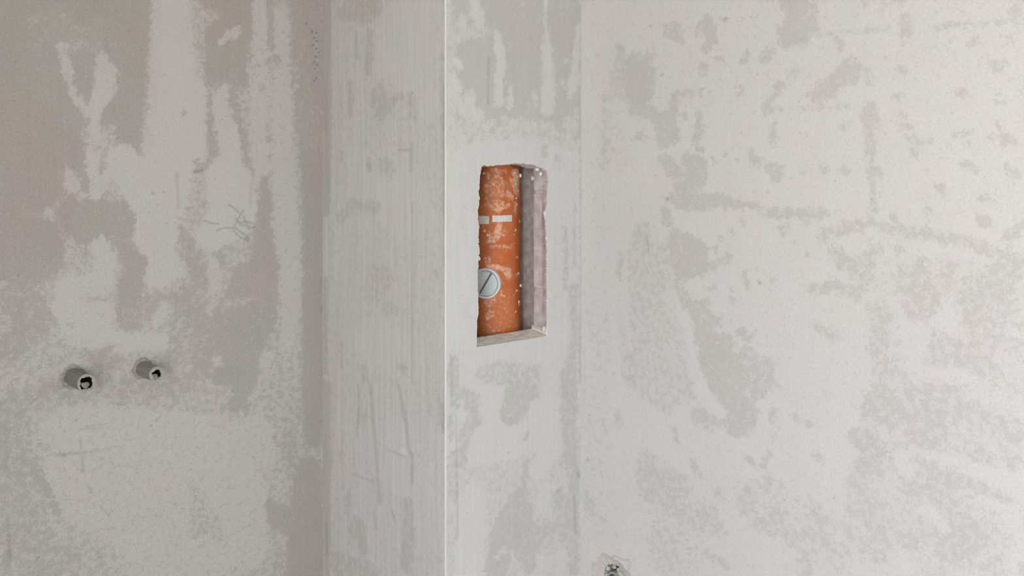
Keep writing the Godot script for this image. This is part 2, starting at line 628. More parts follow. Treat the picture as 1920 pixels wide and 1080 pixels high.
	for v in [[0.0, 0.56], [1.76, ROOM.y]]:
		quad(st, Vector3(CASING_X - BOARD, v[0], 0), Vector3(CASING_X - BOARD, v[1], 0), Vector3(CASING_X - BOARD, v[1], CASING_Z - BOARD), Vector3(CASING_X - BOARD, v[0], CASING_Z - BOARD), Vector3.LEFT)
	commit("board_back", st, mats.board, front_panel)
	# the metal-edged outer corner, skimmed over
	st = surface()
	var wave := FastNoiseLite.new()
	wave.seed = 4
	wave.frequency = 1.0
	var steps := 160
	for k in steps:
		var p := []
		for e in [k, k + 1]:
			var y: float = ROOM.y * e / steps
			var o := 0.0004 * wave.get_noise_1d(y * 14.0)
			var row := []
			for j in 7:
				var a := PI / 2 * j / 6.0
				row.append(Vector3(CASING_X - 0.0018 + o + sin(a) * 0.0021, y, CASING_Z - 0.0018 + o + cos(a) * 0.0021))
			p.append(row)
		for j in 6:
			quad(st, p[0][j], p[0][j + 1], p[1][j + 1], p[1][j], Vector3(1, 0, 1))
	tag(commit("corner_bead", st, mats.chalk, casing, true), "pale line of the corner bead")
	# crumbs of plaster left on the edge of the hole
	st = surface()
	var rng := RandomNumberGenerator.new()
	rng.seed = 77
	for c in [[0.2491, 1.1378, 0.0120, 0.0037, 0.0121], [0.2479, 1.2427, 0.0020, 0.0023, 0.0037], [0.2491, 1.3478, 0.0020, 0.0019, 0.0037], [0.2503, 1.3636, 0.0020, 0.0019, 0.0028], [0.1186, 1.3839, 0.0400, 0.0029, 0.0039], [0.1094, 1.3954, 0.0040, 0.0049, 0.0029], [0.0988, 1.3874, 0.0060, 0.0039, 0.0039], [0.1213, 1.1499, 0.0410, 0.0015, 0.0029], [0.1173, 1.1796, 0.0410, 0.0019, 0.0029], [0.2491, 1.2967, 0.0030, 0.0019, 0.0019], [0.0908, 1.3126, 0.0040, 0.0029, 0.0059], [0.0881, 1.2703, 0.0030, 0.0020, 0.0049], [0.1068, 1.3787, 0.0200, 0.0039, 0.0039], [0.0908, 1.1006, 0.0060, 0.0029, 0.0049], [0.2419, 1.4044, 0.0020, 0.0028, 0.0014]]:
		lump(st, Vector3(CASING_X - c[2], c[1], c[0]), Vector3(0.0022, c[4], c[3]), rng)
	var crumbs := commit("plaster_crumbs", st, mats.chalk, front_panel)
	crumbs.set_meta("kind", "stuff")


func build_pipe(pipe: Stains) -> void:
	var pics := pipe.bake(91, Vector3(186, 99, 54), Vector3(216, 180, 158), 2.2, 1.0, 1.0)
	mats.pipe = stained(pics, 0.04, 0.55, 0.4)
	var root := base("drain_pipe", PIPE_AT)
	tag(root, "orange plaster-spattered drain pipe standing inside the boxing, seen through the access hole", "pipe")
	var st := surface()
	st.set_smooth_group(0)
	var seg := 64
	var tall := pipe.hi.y - pipe.lo.y
	var cuts := [0.0]
	var y := pipe.lo.y - floorf(pipe.lo.y / tall) * tall
	while y < ROOM.y:
		cuts.append(y)
		y += tall
	cuts.append(ROOM.y)
	for i in cuts.size() - 1:
		var iv := floori(((cuts[i] + cuts[i + 1]) / 2.0 - pipe.lo.y) / tall)
		for k in seg:
			var a := PI * 2.0 * k / seg - PI / 2
			var b := PI * 2.0 * (k + 1) / seg - PI / 2
			var c := [[a, cuts[i]], [b, cuts[i]], [b, cuts[i + 1]], [a, cuts[i + 1]]]
			var iu := 0 if k < seg / 2 else 1
			var p := c.map(func(q): return Vector3(cos(q[0]) * PIPE_R, q[1], sin(q[0]) * PIPE_R))
			quad(st, p[0], p[1], p[2], p[3], Vector3(cos(a), 0, sin(a)), c.map(func(q): return place(pipe, Vector2(q[0] * PIPE_R, q[1]), iu, iv)))
	tag(commit("pipe_wall", st, mats.pipe, root), "orange pipe wall smeared with plaster")
	# the stuck-on strip: a torn end and a longer piece
	var pale := plain(Color(0.93, 0.91, 0.88), 0.7, 0.3, 0.02)
	for piece in [[0.787, 1.559, 1.2946, 1.3094], [-0.030, 0.680, 1.2985, 1.3103]]:
		st = surface()
		var n := 14
		var rng := RandomNumberGenerator.new()
		rng.seed = 3
		for k in n:
			var p := []
			for e in [k, k + 1]:
				var a := lerpf(piece[0], piece[1], e / float(n))
				var w := rng.randf_range(-0.0006, 0.0006)
				for r in [PIPE_R - 0.001, PIPE_R + 0.0016]:
					for v in [piece[2] + w, piece[3] + w]:
						p.append(Vector3(cos(a) * r, v, sin(a) * r))
			var n0 := Vector3(p[2].x, 0, p[2].z)
			quad(st, p[2], p[3], p[7], p[6], n0)
			quad(st, p[1], p[3], p[7], p[5], Vector3.UP)
			quad(st, p[0], p[2], p[6], p[4], Vector3.DOWN)
			if k == 0:
				quad(st, p[0], p[1], p[3], p[2], p[0] - p[4])
			if k == n - 1:
				quad(st, p[4], p[5], p[7], p[6], p[4] - p[0])
		tag(commit("strip", st, pale, root), "pale strip stuck round the pipe")
	# screw plug
	var plug := Node3D.new()
	plug.name = "screw_plug"
	root.add_child(plug, true)
	var pa := 0.8952
	plug.position = Vector3(cos(pa) * PIPE_R, 1.1857, sin(pa) * PIPE_R)
	plug.rotation.y = PI / 2 - pa
	tag(plug, "round grey screw plug with a slanting slot")
	st = surface()
	lathe(st, [Vector2(0.0285, -0.012), Vector2(0.0285, 0.0045), Vector2(0.0278, 0.0062), Vector2(0.0265, 0.0068), Vector2(0.0248, 0.0066), Vector2(0.0238, 0.0056), Vector2(0.0236, 0.002), Vector2(0.0, 0.002)], 64)
	commit("plug_rim", st, plain(Color(0.83, 0.825, 0.81), 0.5, 0.4), plug)
	var slot_turn := deg_to_rad(-31.0)
	st = surface()
	for s in [-1.0, 1.0]:
		var rim := []
		var gap := 0.0019
		var from := asin(gap / 0.0228)
		for k in 25:
			var a := lerpf(from, PI - from, k / 24.0)
			rim.append(Vector2(cos(a) * 0.0228, sin(a) * 0.0228 * s))
		for k in rim.size():
			rim[k] = Vector2(rim[k].y, rim[k].x).rotated(slot_turn)
		var c := Vector2(gap * s, 0).rotated(slot_turn)
		for k in rim.size():
			var l := (k + 1) % rim.size()
			tri(st, [Vector3(c.x, c.y, 0.0058), Vector3(rim[k].x, rim[k].y, 0.0056), Vector3(rim[l].x, rim[l].y, 0.0056)], Vector3.BACK)
			var mid: Vector2 = (rim[k] + rim[l]) / 2.0 - c * 4.0
			quad(st, Vector3(rim[k].x, rim[k].y, 0.0056), Vector3(rim[l].x, rim[l].y, 0.0056), Vector3(rim[l].x, rim[l].y, 0.002), Vector3(rim[k].x, rim[k].y, 0.002), Vector3(mid.x, mid.y, 0))
	commit("plug_face", st, plain(Color(0.76, 0.785, 0.785), 0.45, 0.4), plug)
	st = surface()
	var d := Vector2(0, 0.0224).rotated(slot_turn)
	var e := Vector2(0.0019, 0).rotated(slot_turn)
	quad(st, Vector3(d.x - e.x, d.y - e.y, 0.0024), Vector3(d.x + e.x, d.y + e.y, 0.0024), Vector3(e.x - d.x, e.y - d.y, 0.0024), Vector3(-e.x - d.x, -e.y - d.y, 0.0024), Vector3.BACK)
	commit("slot", st, plain(Color(0.42, 0.45, 0.45), 0.7, 0.3), plug)
	# hardened splashes that stand proud of the pipe
	st = surface()
	var rng2 := RandomNumberGenerator.new()
	rng2.seed = 12
	for s in [[-0.190, 1.3885, 0.0024], [-0.356, 1.3812, 0.0024], [-0.252, 1.3675, 0.0019], [-0.396, 1.3542, 0.0021], [-0.284, 1.3406, 0.0017], [-0.319, 1.3295, 0.0016], [0.312, 1.2738, 0.0016], [0.932, 1.2829, 0.0014], [0.841, 1.2742, 0.0016], [-0.252, 1.2820, 0.0016], [-0.439, 1.2003, 0.0024], [-0.319, 1.1682, 0.0019], [-0.252, 1.1299, 0.0017], [-0.356, 1.2308, 0.0015], [-0.487, 1.1410, 0.0014], [0.895, 1.2319, 0.0016], [0.769, 1.2300, 0.0016], [0.389, 1.1638, 0.0017], [0.273, 1.1615, 0.0017], [0.969, 1.3881, 0.0019], [0.805, 1.3783, 0.0015], [-0.543, 1.2968, 0.0029], [0.662, 1.2634, 0.0019], [0.787, 1.2634, 0.0016], [0.129, 1.2033, 0.0029], [0.841, 1.1209, 0.0019], [0.644, 1.3685, 0.0019], [-0.162, 1.2734, 0.0012]]:
		var turn := Basis(Vector3.UP, -s[0])
		lump(st, Vector3(cos(s[0]) * PIPE_R, s[1], sin(s[0]) * PIPE_R), Vector3(0.0012, s[2], s[2]), rng2, turn)
	var sp := commit("plaster_splashes", st, plain(Color(0.84, 0.78, 0.73), 0.9, 0.2), root)
	sp.set_meta("kind", "stuff")


func pipe_plug(at: Vector3, seed_: int, size: float, long: float, open: float, label: String) -> void:
	var root := base("pipe_plug", at)
	root.rotation.y = PI / 2
	tag(root, label, "pipe plug", "pipe plugs in the left wall")
	var rng := RandomNumberGenerator.new()
	rng.seed = seed_
	var n := FastNoiseLite.new()
	n.seed = seed_
	n.frequency = 1.0
	var grey: Material = mats.plug_grey
	# ribbed barrel, open at the end
	var st := surface()
	var fluted := func(p: Vector2, a: float):
		return p.x * (1.0 + (0.05 * cos(a * 14.0) if p.x > 0.9 * size and p.y < long - 0.003 else 0.0) + 0.03 * n.get_noise_3d(cos(a) * 2.0, sin(a) * 2.0, p.y * 120.0))
	lathe(st, [Vector2(size * 0.96, -0.02), Vector2(size * 0.96, long * 0.4), Vector2(size * 0.95, long - 0.004), Vector2(size * 0.95, long - 0.0025)], 84, fluted)
	commit("barrel", st, grey, root)
	# worn rim round the socket
	st = surface()
	var key := func(a: float): return size * (open + 0.06 * cos(a * 4.0 + seed_) + 0.16 * n.get_noise_2d(cos(a) * 2.2, sin(a) * 2.2))
	var shape := func(p: Vector2, a: float):
		return p.x * (1.0 + 0.05 * n.get_noise_3d(cos(a) * 2.0, sin(a) * 2.0, p.y * 120.0)) if p.x > size * 0.9 else lerpf(key.call(a), p.x, 0.4) if p.x > size * 0.8 else key.call(a)
	lathe(st, [Vector2(size * 0.95, long - 0.0028), Vector2(size * 1.0, long - 0.002), Vector2(size * 0.99, long - 0.0004), Vector2(size * 0.93, long), Vector2(size * 0.84, long - 0.0003), Vector2(size * 0.75, long - 0.0006), Vector2(size * 0.7, long - 0.004)], 84, shape)
	tag(commit("rim", st, mats.plug_rim, root), "worn pale rim")
	# dark socket
	st = surface()
	var cup := func(p: Vector2, a: float): return key.call(a) * p.x
	lathe(st, [Vector2(1.0, long - 0.004), Vector2(0.95, long - 0.028), Vector2(0.0, long - 0.029)], 84, cup)
	commit("socket", st, mats.plug_dark, root)
	# mortar that ran into it
	st = surface()
	for k in 6:
		var a := -PI / 2 + rng.randf_range(-1.1, 1.1)
		var r := size * rng.randf_range(0.16, 0.56)
		lump(st, Vector3(cos(a) * r, sin(a) * r, long - rng.randf_range(0.004, 0.008)), Vector3(size * 0.32, size * 0.22, 0.004), rng)
	tag(commit("mortar_fill", st, mats.plug_mortar, root), "mortar caught in the socket")
	# the ring of plaster it was pushed through
	st = surface()
	var torn := func(p: Vector2, a: float): return p.x + size * 0.26 * n.get_noise_2d(cos(a) * 1.5 + 7.0, sin(a) * 1.5 + p.x * 30.0)
	lathe(st, [Vector2(size * 1.5, -0.001), Vector2(size * 1.38, 0.001), Vector2(size * 1.26, 0.002), Vector2(size * 1.14, 0.0016), Vector2(size * 1.04, -0.003)], 48, torn)
	commit("plaster_collar", st, mats.collar, root, true)


func build_plugs() -> void:
	mats.plug_grey = plain(Color(0.615, 0.6, 0.57), 0.8, 0.3, 0.012, 3.0)
	mats.plug_rim = plain(Color(0.74, 0.73, 0.7), 0.8, 0.3, 0.01, 3.0)
	mats.plug_dark = plain(Color(0.13, 0.12, 0.11), 0.8, 0.2)
	mats.plug_mortar = plain(Color(0.66, 0.645, 0.61), 0.9, 0.2, 0.01, 6.0)
	mats.collar = plain(Color(0.72, 0.7, 0.655), 0.95, 0.2, 0.02, 5.0)
	pipe_plug(Vector3(0, 1.0515, 0.8055), 3, 0.0147, 0.064, 0.72, "grey ribbed pipe plug farther from the boxing, its wide socket half black")
	pipe_plug(Vector3(0, 1.0482, 0.6862), 8, 0.0133, 0.062, 0.6, "grey pipe plug nearer the boxing, its socket nearly choked with mortar")
	# the third outlet, low on the right wall
	var root := base("water_outlet", Vector3(0.4785, 0.6365, -0.05))
	tag(root, "grey and white water outlet sunk in a chipped hole low on the right wall", "water outlet")
	var st := surface()
	lathe(st, [Vector2(0.017, 0.0), Vector2(0.017, 0.044), Vector2(0.0163, 0.0455), Vector2(0.013, 0.0455), Vector2(0.0122, 0.044), Vector2(0.0122, 0.02), Vector2(0.0, 0.02)], 48)
	commit("outlet_ring", st, plain(Color(0.66, 0.66, 0.65), 0.5, 0.5, 0.02), root)
	st = surface()
	lathe(st, [Vector2(0.0098, 0.02), Vector2(0.0098, 0.049), Vector2(0.009, 0.0505), Vector2(0.0, 0.0505)], 40)
	commit("outlet_cap", st, plain(Color(0.85, 0.84, 0.85), 0.5, 0.5), root)
	st = surface()
	var rng := RandomNumberGenerator.new()
	rng.seed = 40
	for k in 9:
		var a := rng.randf_range(0.1, 1.5) + (0.0 if k < 6 else 1.6)
		lump(st, Vector3(cos(a) * 0.024, sin(a) * 0.024, rng.randf_range(0.036, 0.044)), Vector3(0.005, 0.0045, 0.005), rng)
	commit("mortar_lumps", st, plain(Color(0.8, 0.79, 0.765), 0.95, 0.2, 0.02), root)


# ---------------------------------------------------------------- where the plaster is pale, damp, scratched or splashed
func stain_left(left: Stains) -> void:
	left.brush(0, 0.1, 1, 1.04, [0.944, 1.622, 0.0511, 0.8459, 1.6285, 0.0707, 0.7123, 1.6374, 0.0557])
	left.brush(0, 0.1, 1, 1.04, [0.944, 1.5198, 0.0596, 0.8711, 1.5218, 0.0613, 0.6982, 1.5265, 0.042])
	left.brush(0, 0.08, 1, 1.06, [0.9361, 1.3919, 0.0598, 0.8711, 1.3905, 0.0613])
	left.brush(0, 0.08, 1, 1.06, [0.9361, 1.2894, 0.0598, 0.8711, 1.2679, 0.0569])
	left.brush(0, 0.12, 1, 0.99, [0.7029, 1.6753, 0.0419, 0.6982, 1.4425, 0.0336])
	left.brush(0, 0.3, 0.7, 1.03, [0.8628, 1.601, 0.0123, 0.8288, 1.6563, 0.0125, 0.794, 1.623, 0.0198, 0.7492, 1.6533, 0.0128])
	left.brush(0, 0.38, 1, 1.05, [0.8711, 1.6443, 0.007, 0.8501, 1.6547, 0.0071])
	left.brush(0, 0.38, 1, 1.02, [0.8202, 1.6079, 0.0125, 0.7673, 1.6065, 0.0109])
	left.brush(0, 0.1, 1, 1.01, [0.7763, 1.3974, 0.0181, 0.794, 1.3257, 0.036, 0.7355, 1.3138, 0.023, 0.7216, 1.2946, 0.0185])
	left.brush(0, 0.12, 1, 1.03, [0.8202, 1.4696, 0.0268, 0.8028, 1.4159, 0.0224])
	left.brush(0, 0.1, 1, 1.06, [0.944, 1.456, 0.0341, 0.8374, 1.4535, 0.0266])
	left.brush(0, 0.95, 1, 0.97, [0.6334, 1.7094, 0.0315, 0.6255, 1.5571, 0.0383, 0.6305, 1.4137, 0.0382, 0.655, 1.3004, 0.0426, 0.6744, 1.245, 0.0282, 0.655, 1.2152, 0.0284])
	left.brush(0, 0.95, 1, 0.94, [0.5852, 1.5295, 0.0291, 0.5852, 1.4422, 0.0291, 0.5332, 1.4421, 0.0395, 0.5119, 1.3128, 0.0447, 0.5542, 1.2756, 0.0294])
	left.brush(0, 0.92, 1, 0.99, [0.7216, 1.4149, 0.0277, 0.6982, 1.3773, 0.028, 0.6839, 1.3394, 0.0225])
	left.brush(0, 0.9, 0.9, 0.98, [0.655, 1.7075, 0.0114, 0.6667, 1.5839, 0.0094, 0.6696, 1.4801, 0.0113, 0.6792, 1.4143, 0.0131])
	left.brush(0, 0.72, 1, 1.02, [0.8245, 1.6077, 0.0071, 0.8115, 1.5592, 0.0098, 0.7958, 1.5148, 0.009, 0.7807, 1.4925, 0.0072])
	left.brush(0, 0.85, 1, 1.01, [0.7565, 1.5842, 0.0128, 0.7492, 1.5617, 0.0183, 0.7537, 1.5341, 0.0183, 0.7673, 1.5064, 0.0127, 0.7709, 1.47, 0.0082, 0.7628, 1.45, 0.0091])
	left.brush(0, 0.8, 1, 1.01, [0.7807, 1.4337, 0.0054, 0.7745, 1.4155, 0.0109, 0.7673, 1.3609, 0.0109, 0.7492, 1.3877, 0.0092])
	left.brush(0, 0.68, 1, 1.02, [0.8133, 1.3936, 0.0072, 0.8072, 1.3756, 0.0126, 0.7896, 1.3526, 0.009])
	left.brush(0, 0.12, 1, 1.02, [0.7922, 1.5798, 0.009, 0.7922, 1.551, 0.0108, 0.794, 1.5311, 0.0045])
	left.brush(0, 0.15, 1, 1.01, [0.8115, 1.3399, 0.009, 0.7583, 1.3241, 0.0164, 0.7262, 1.3272, 0.0166, 0.7141, 1.3081, 0.013, 0.7763, 1.2886, 0.0218, 0.794, 1.2987, 0.018])
	left.brush(0, 0.8, 1, 1.02, [0.7807, 1.2662, 0.0072, 0.7583, 1.2693, 0.0146, 0.7492, 1.2412, 0.0165, 0.7583, 1.2054, 0.0201, 0.8115, 1.2012, 0.0224, 0.8202, 1.1663, 0.0223, 0.794, 1.1275, 0.027, 0.7583, 1.1415, 0.0319])
	left.brush(0, 0.35, 1, 1.02, [0.7896, 1.2713, 0.0063, 0.7852, 1.2575, 0.0054])
	left.brush(0, 0.15, 1, 0.99, [0.7327, 1.2722, 0.0074, 0.7123, 1.257, 0.013, 0.6982, 1.2327, 0.0186, 0.7076, 1.1916, 0.0204, 0.7123, 1.1364, 0.0204])
	left.brush(0, 0.35, 1, 0.98, [0.6982, 1.1442, 0.0242, 0.6647, 1.1594, 0.0189, 0.6453, 1.1669, 0.0133])
	left.brush(0, 0.88, 1, 0.97, [0.6696, 1.2729, 0.0132, 0.6453, 1.2334, 0.0228, 0.6255, 1.2128, 0.0153])
	left.brush(0, 0.1, 1, 0.93, [0.5542, 1.7165, 0.0274, 0.5119, 1.7203, 0.0348, 0.5065, 1.6511, 0.0279, 0.5385, 1.6391, 0.0276, 0.549, 1.5796, 0.0196, 0.5226, 1.5758, 0.0277])
	left.brush(0, 0.15, 1, 0.93, [0.5011, 1.6116, 0.016, 0.5011, 1.5617, 0.012, 0.5594, 1.5596, 0.0117])
	left.brush(0, 0.8, 1, 0.93, [0.5279, 1.6438, 0.0069, 0.5119, 1.6488, 0.0099, 0.5033, 1.6563, 0.005])
	left.brush(0, 0.8, 1, 0.93, [0.5417, 1.6291, 0.0039, 0.5332, 1.6335, 0.0049])
	left.brush(0, 0.85, 1, 0.93, [0.5332, 1.5457, 0.0079, 0.5438, 1.511, 0.0138, 0.5279, 1.4816, 0.0138])
	left.brush(0, 0.28, 1, 0.94, [0.5615, 1.5595, 0.0049, 0.5615, 1.5106, 0.0049, 0.5584, 1.4617, 0.0088, 0.5542, 1.4275, 0.0098, 0.5677, 1.4032, 0.0059, 0.5872, 1.3909, 0.0039])
	left.brush(0, 0.25, 1, 0.92, [0.5141, 1.5612, 0.0079, 0.5141, 1.5265, 0.007, 0.5033, 1.4869, 0.007, 0.4903, 1.442, 0.009, 0.4837, 1.4119, 0.01, 0.475, 1.3896, 0.006])
	left.brush(0, 0.78, 1, 0.91, [0.4595, 1.7149, 0.0142, 0.4595, 1.5734, 0.0142, 0.4628, 1.4318, 0.0162, 0.4461, 1.2895, 0.0122])
	left.brush(0, 0.78, 1, 0.89, [0.4121, 1.6882, 0.0144, 0.4144, 1.5341, 0.0185, 0.4121, 1.411, 0.0205, 0.4006, 1.2563, 0.0227, 0.3949, 1.1423, 0.0186, 0.4006, 1.0605, 0.0144])
	left.brush(0, 0.3, 1, 0.90, [0.4405, 1.7166, 0.0071, 0.4383, 1.6658, 0.0071, 0.4371, 1.6252, 0.0051])
	left.brush(0, 0.3, 1, 0.91, [0.4428, 1.6045, 0.003, 0.445, 1.5963, 0.0041])
	left.brush(0, 0.3, 1, 0.90, [0.427, 1.6074, 0.0061, 0.4235, 1.5932, 0.0041])
	left.brush(0, 0.3, 1, 0.90, [0.4405, 1.4541, 0.0081])
	left.brush(0, 0.35, 1, 0.90, [0.4337, 1.5693, 0.0051])
	left.brush(0, 0.5, 1, 0.91, [0.4628, 1.5884, 0.0051])
	left.brush(0, 0.4, 1, 0.91, [0.475, 1.6079, 0.003])
	left.brush(0, 0.5, 1, 0.91, [0.4573, 1.5482, 0.0081])
	left.brush(0, 0.38, 1, 0.95, [0.5934, 1.6221, 0.0048])
	left.brush(0, 0.4, 1, 0.96, [0.6105, 1.5, 0.0048])
	left.brush(0, 0.4, 1, 0.95, [0.576, 1.6251, 0.0058, 0.575, 1.6154, 0.0029])
	left.brush(0, 0.35, 1, 0.95, [0.5852, 1.4132, 0.0039, 0.5893, 1.4113, 0.0048])
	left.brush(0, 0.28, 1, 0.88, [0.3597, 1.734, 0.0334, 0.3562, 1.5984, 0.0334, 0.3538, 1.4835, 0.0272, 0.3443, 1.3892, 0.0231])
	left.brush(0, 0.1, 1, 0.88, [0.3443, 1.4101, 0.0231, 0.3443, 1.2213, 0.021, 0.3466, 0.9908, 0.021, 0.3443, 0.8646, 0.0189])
	left.brush(0, 0.42, 1, 0.89, [0.3832, 1.5972, 0.0083, 0.3832, 1.5557, 0.0083])
	left.brush(0, 0.1, 1, 0.88, [0.3597, 0.8048, 0.0261, 0.3597, 0.5855, 0.0418])
	left.brush(0, 0.2, 1, 0.90, [0.4405, 0.7551, 0.0122, 0.4235, 0.7257, 0.0205, 0.3891, 0.7073, 0.0207])
	left.brush(0, 0.5, 1, 0.89, [0.3891, 0.9349, 0.0186, 0.3949, 0.8326, 0.0165])
	left.brush(0, 0.3, 0.6, 0.89, [0.4006, 0.875, 0.0124, 0.3949, 0.8223, 0.0103])
	left.brush(0, 0.45, 1, 0.90, [0.4178, 0.6527, 0.0123, 0.4235, 0.6132, 0.0143])
	left.brush(0, 0.15, 1, 0.91, [0.4517, 1.376, 0.0081, 0.4495, 1.3303, 0.0142, 0.4551, 1.2698, 0.0162, 0.4517, 1.2087, 0.0284, 0.4684, 1.1697, 0.0403])
	left.brush(0, 0.22, 1, 0.92, [0.5011, 1.2026, 0.016, 0.4794, 1.1506, 0.0502, 0.5119, 1.0942, 0.0497, 0.5226, 1.036, 0.0396, 0.4684, 1.1092, 0.0403])
	left.brush(0, 0.3, 1, 0.95, [0.6055, 1.163, 0.0241, 0.5852, 1.1029, 0.0291, 0.5646, 1.0418, 0.0293])
	left.brush(0, 0.42, 1, 0.96, [0.6105, 1.0866, 0.0288, 0.6255, 1.1267, 0.0153])
	left.brush(0, 0.28, 1, 0.95, [0.6175, 1.2937, 0.0058, 0.6055, 1.2641, 0.0096, 0.5934, 1.2344, 0.0135, 0.577, 1.1894, 0.0156])
	left.brush(0, 0.82, 1, 0.94, [0.5563, 1.2267, 0.0078, 0.5521, 1.1774, 0.0098])
	left.brush(0, 0.3, 1, 0.93, [0.5417, 1.2374, 0.0069, 0.5332, 1.225, 0.0069])
	left.brush(0, 0.1, 1, 0.93, [0.5332, 1.0276, 0.0138, 0.4957, 1.0024, 0.016, 0.5011, 0.9732, 0.014])
	left.brush(0, 0.2, 1, 0.92, [0.4684, 1.0185, 0.0141, 0.5119, 0.9551, 0.0099, 0.4881, 0.9461, 0.005, 0.4903, 0.9315, 0.003])
	left.brush(0, 0.7, 1, 0.91, [0.4461, 1.0357, 0.0122, 0.4484, 1.0055, 0.0101])
	left.brush(0, 0.65, 1, 0.94, [0.5438, 1.0439, 0.0098, 0.549, 1.0397, 0.0079])
	left.brush(0, 0.75, 0.5, 0.92, [0.4684, 1.1496, 0.004, 0.529, 1.1456, 0.0099])
	left.brush(0, 0.55, 0.8, 1.05, [0.8794, 1.1376, 0.0436, 0.8202, 1.0771, 0.0268, 0.8877, 1.069, 0.0348])
	left.brush(0, 0.3, 1, 1.06, [0.8877, 1.1907, 0.0348, 0.8628, 1.1532, 0.0263, 0.904, 1.1145, 0.0259])
	left.brush(0, 0.85, 1, 1.00, [0.8115, 1.1833, 0.0179, 0.7583, 1.105, 0.0219, 0.7029, 1.0981, 0.0168, 0.655, 1.0922, 0.0151])
	left.brush(0, 0.82, 1, 0.97, [0.6599, 1.1306, 0.0113, 0.6453, 1.1527, 0.0095])
	left.brush(0, 0.3, 1, 0.99, [0.7029, 1.154, 0.0149, 0.7076, 1.1266, 0.0112])
	left.brush(0, 0.35, 1, 1.01, [0.7852, 1.0903, 0.0054, 0.7583, 1.0776, 0.0164, 0.7446, 1.0896, 0.0073, 0.7355, 1.0654, 0.0129])
	left.brush(0, 0.4, 1, 1.04, [0.8245, 1.042, 0.0125, 0.8711, 1.0315, 0.0123, 0.794, 1.0194, 0.0072])
	left.brush(0, 0.4, 1, 0.96, [0.6696, 0.9998, 0.0132, 0.6354, 1.0135, 0.0095, 0.6055, 1.0138, 0.0173, 0.6255, 0.9928, 0.0115])
	left.brush(0, 0.35, 1, 0.98, [0.6744, 0.9817, 0.0047, 0.6715, 0.9671, 0.0038])
	left.brush(0, 0.4, 0.7, 0.99, [0.7169, 1.0165, 0.0185, 0.6839, 1.0208, 0.0131])
	left.brush(0, 0.75, 1, 0.96, [0.8202, 0.97, 0.0357, 0.7029, 0.9306, 0.0512, 0.5542, 0.8836, 0.0588, 0.5011, 0.7837, 0.0499, 0.4794, 0.6785, 0.0352])
	left.brush(0, 0.72, 1, 0.98, [0.8115, 0.8789, 0.0537, 0.6744, 0.8031, 0.0752, 0.655, 0.6946, 0.0568, 0.5332, 0.6625, 0.0395])
	left.brush(0, 0.42, 1, 1.05, [0.904, 0.9935, 0.0311, 0.8877, 0.8428, 0.0391, 0.8711, 0.7427, 0.035, 0.8202, 0.7559, 0.0268])
	left.brush(0, 0.72, 1, 0.91, [0.4684, 0.9076, 0.0252, 0.4461, 0.8427, 0.0203])
	left.brush(0, 0.3, 1, 1.07, [0.9105, 0.986, 0.0078, 0.9105, 0.9429, 0.0069, 0.9121, 0.9173, 0.0052])
	left.brush(0, 0.25, 1, 1.04, [0.8835, 0.9263, 0.0044, 0.8694, 0.9157, 0.007, 0.8611, 0.8999, 0.0079, 0.8501, 0.8765, 0.0071, 0.8374, 0.8489, 0.0071, 0.8288, 0.8274, 0.0053])
	left.brush(0, 0.35, 1, 1.04, [0.8399, 0.8052, 0.0044, 0.8408, 0.7833, 0.0035])
	left.brush(0, 0.3, 1, 1.07, [0.9089, 0.7959, 0.0069, 0.9073, 0.7609, 0.006])
	left.brush(0, 0.35, 1, 1.05, [0.8694, 0.7816, 0.0079])
	left.brush(0, 0.35, 1, 1.05, [0.8459, 0.7289, 0.0141, 0.8794, 0.7431, 0.007])
	left.brush(0, 0.45, 1, 1.01, [0.7628, 0.7366, 0.0073, 0.7565, 0.7167, 0.0055])
	left.brush(0, 0.35, 1, 1.07, [0.8999, 1.0274, 0.0191, 0.9202, 1.0221, 0.0103])
	left.brush(0, 0.4, 1, 1.06, [0.8918, 1.0044, 0.0087, 0.8877, 0.982, 0.0052])
	left.spots(101, 200, 0.0012, 0.004, 0.4)
	left.specks(201, 700)
	left.blotches(301, 0.97, 46, 0.12, 0.85)
	left.brush(1, 0.8, 1, 1.06, [0.9281, 1.5031, 0.0514, 0.8711, 1.4605, 0.0525, 0.8459, 1.328, 0.0619, 0.8877, 1.3038, 0.0609])
	left.brush(1, 0.7, 1, 0.99, [0.7123, 1.2385, 0.0223])
	left.brush(1, 0.7, 1, 0.93, [0.5438, 1.6781, 0.0393, 0.5011, 1.6814, 0.0299])
	left.brush(1, 0.8, 1, 0.91, [0.4573, 1.2901, 0.0223, 0.4461, 1.1677, 0.0355, 0.4794, 1.1607, 0.0251])
	left.brush(1, 0.8, 1, 0.88, [0.3597, 1.7235, 0.0418, 0.3538, 1.4626, 0.0314, 0.3478, 1.253, 0.021, 0.3419, 1.0741, 0.021])
	left.brush(1, 0.9, 1, 0.88, [0.3538, 0.7827, 0.0293, 0.3597, 0.5855, 0.0418])
	left.brush(1, 0.8, 1, 0.90, [0.4349, 0.7386, 0.0204])
	left.brush(1, 0.8, 1, 1.00, [0.7583, 1.0776, 0.0219, 0.7355, 1.0884, 0.0129])
	left.brush(1, 0.8, 1, 0.99, [0.6934, 1.0689, 0.0131, 0.6982, 1.0229, 0.0186])
	left.brush(1, 0.7, 1, 0.96, [0.6055, 1.0234, 0.0231])
	left.brush(1, 0.6, 1, 1.04, [0.8459, 1.0452, 0.0124])
	left.brush(1, 0.6, 1, 0.94, [0.549, 1.0691, 0.0196])
	left.brush(1, 0.8, 1, 1.02, [0.7896, 1.3886, 0.0072])
	left.brush(1, 0.8, 1, 1.02, [0.7869, 1.5557, 0.0072])
	left.brush(1, 0.6, 1, 0.98, [0.6915, 1.6248, 0.015, 0.6915, 1.5407, 0.015])
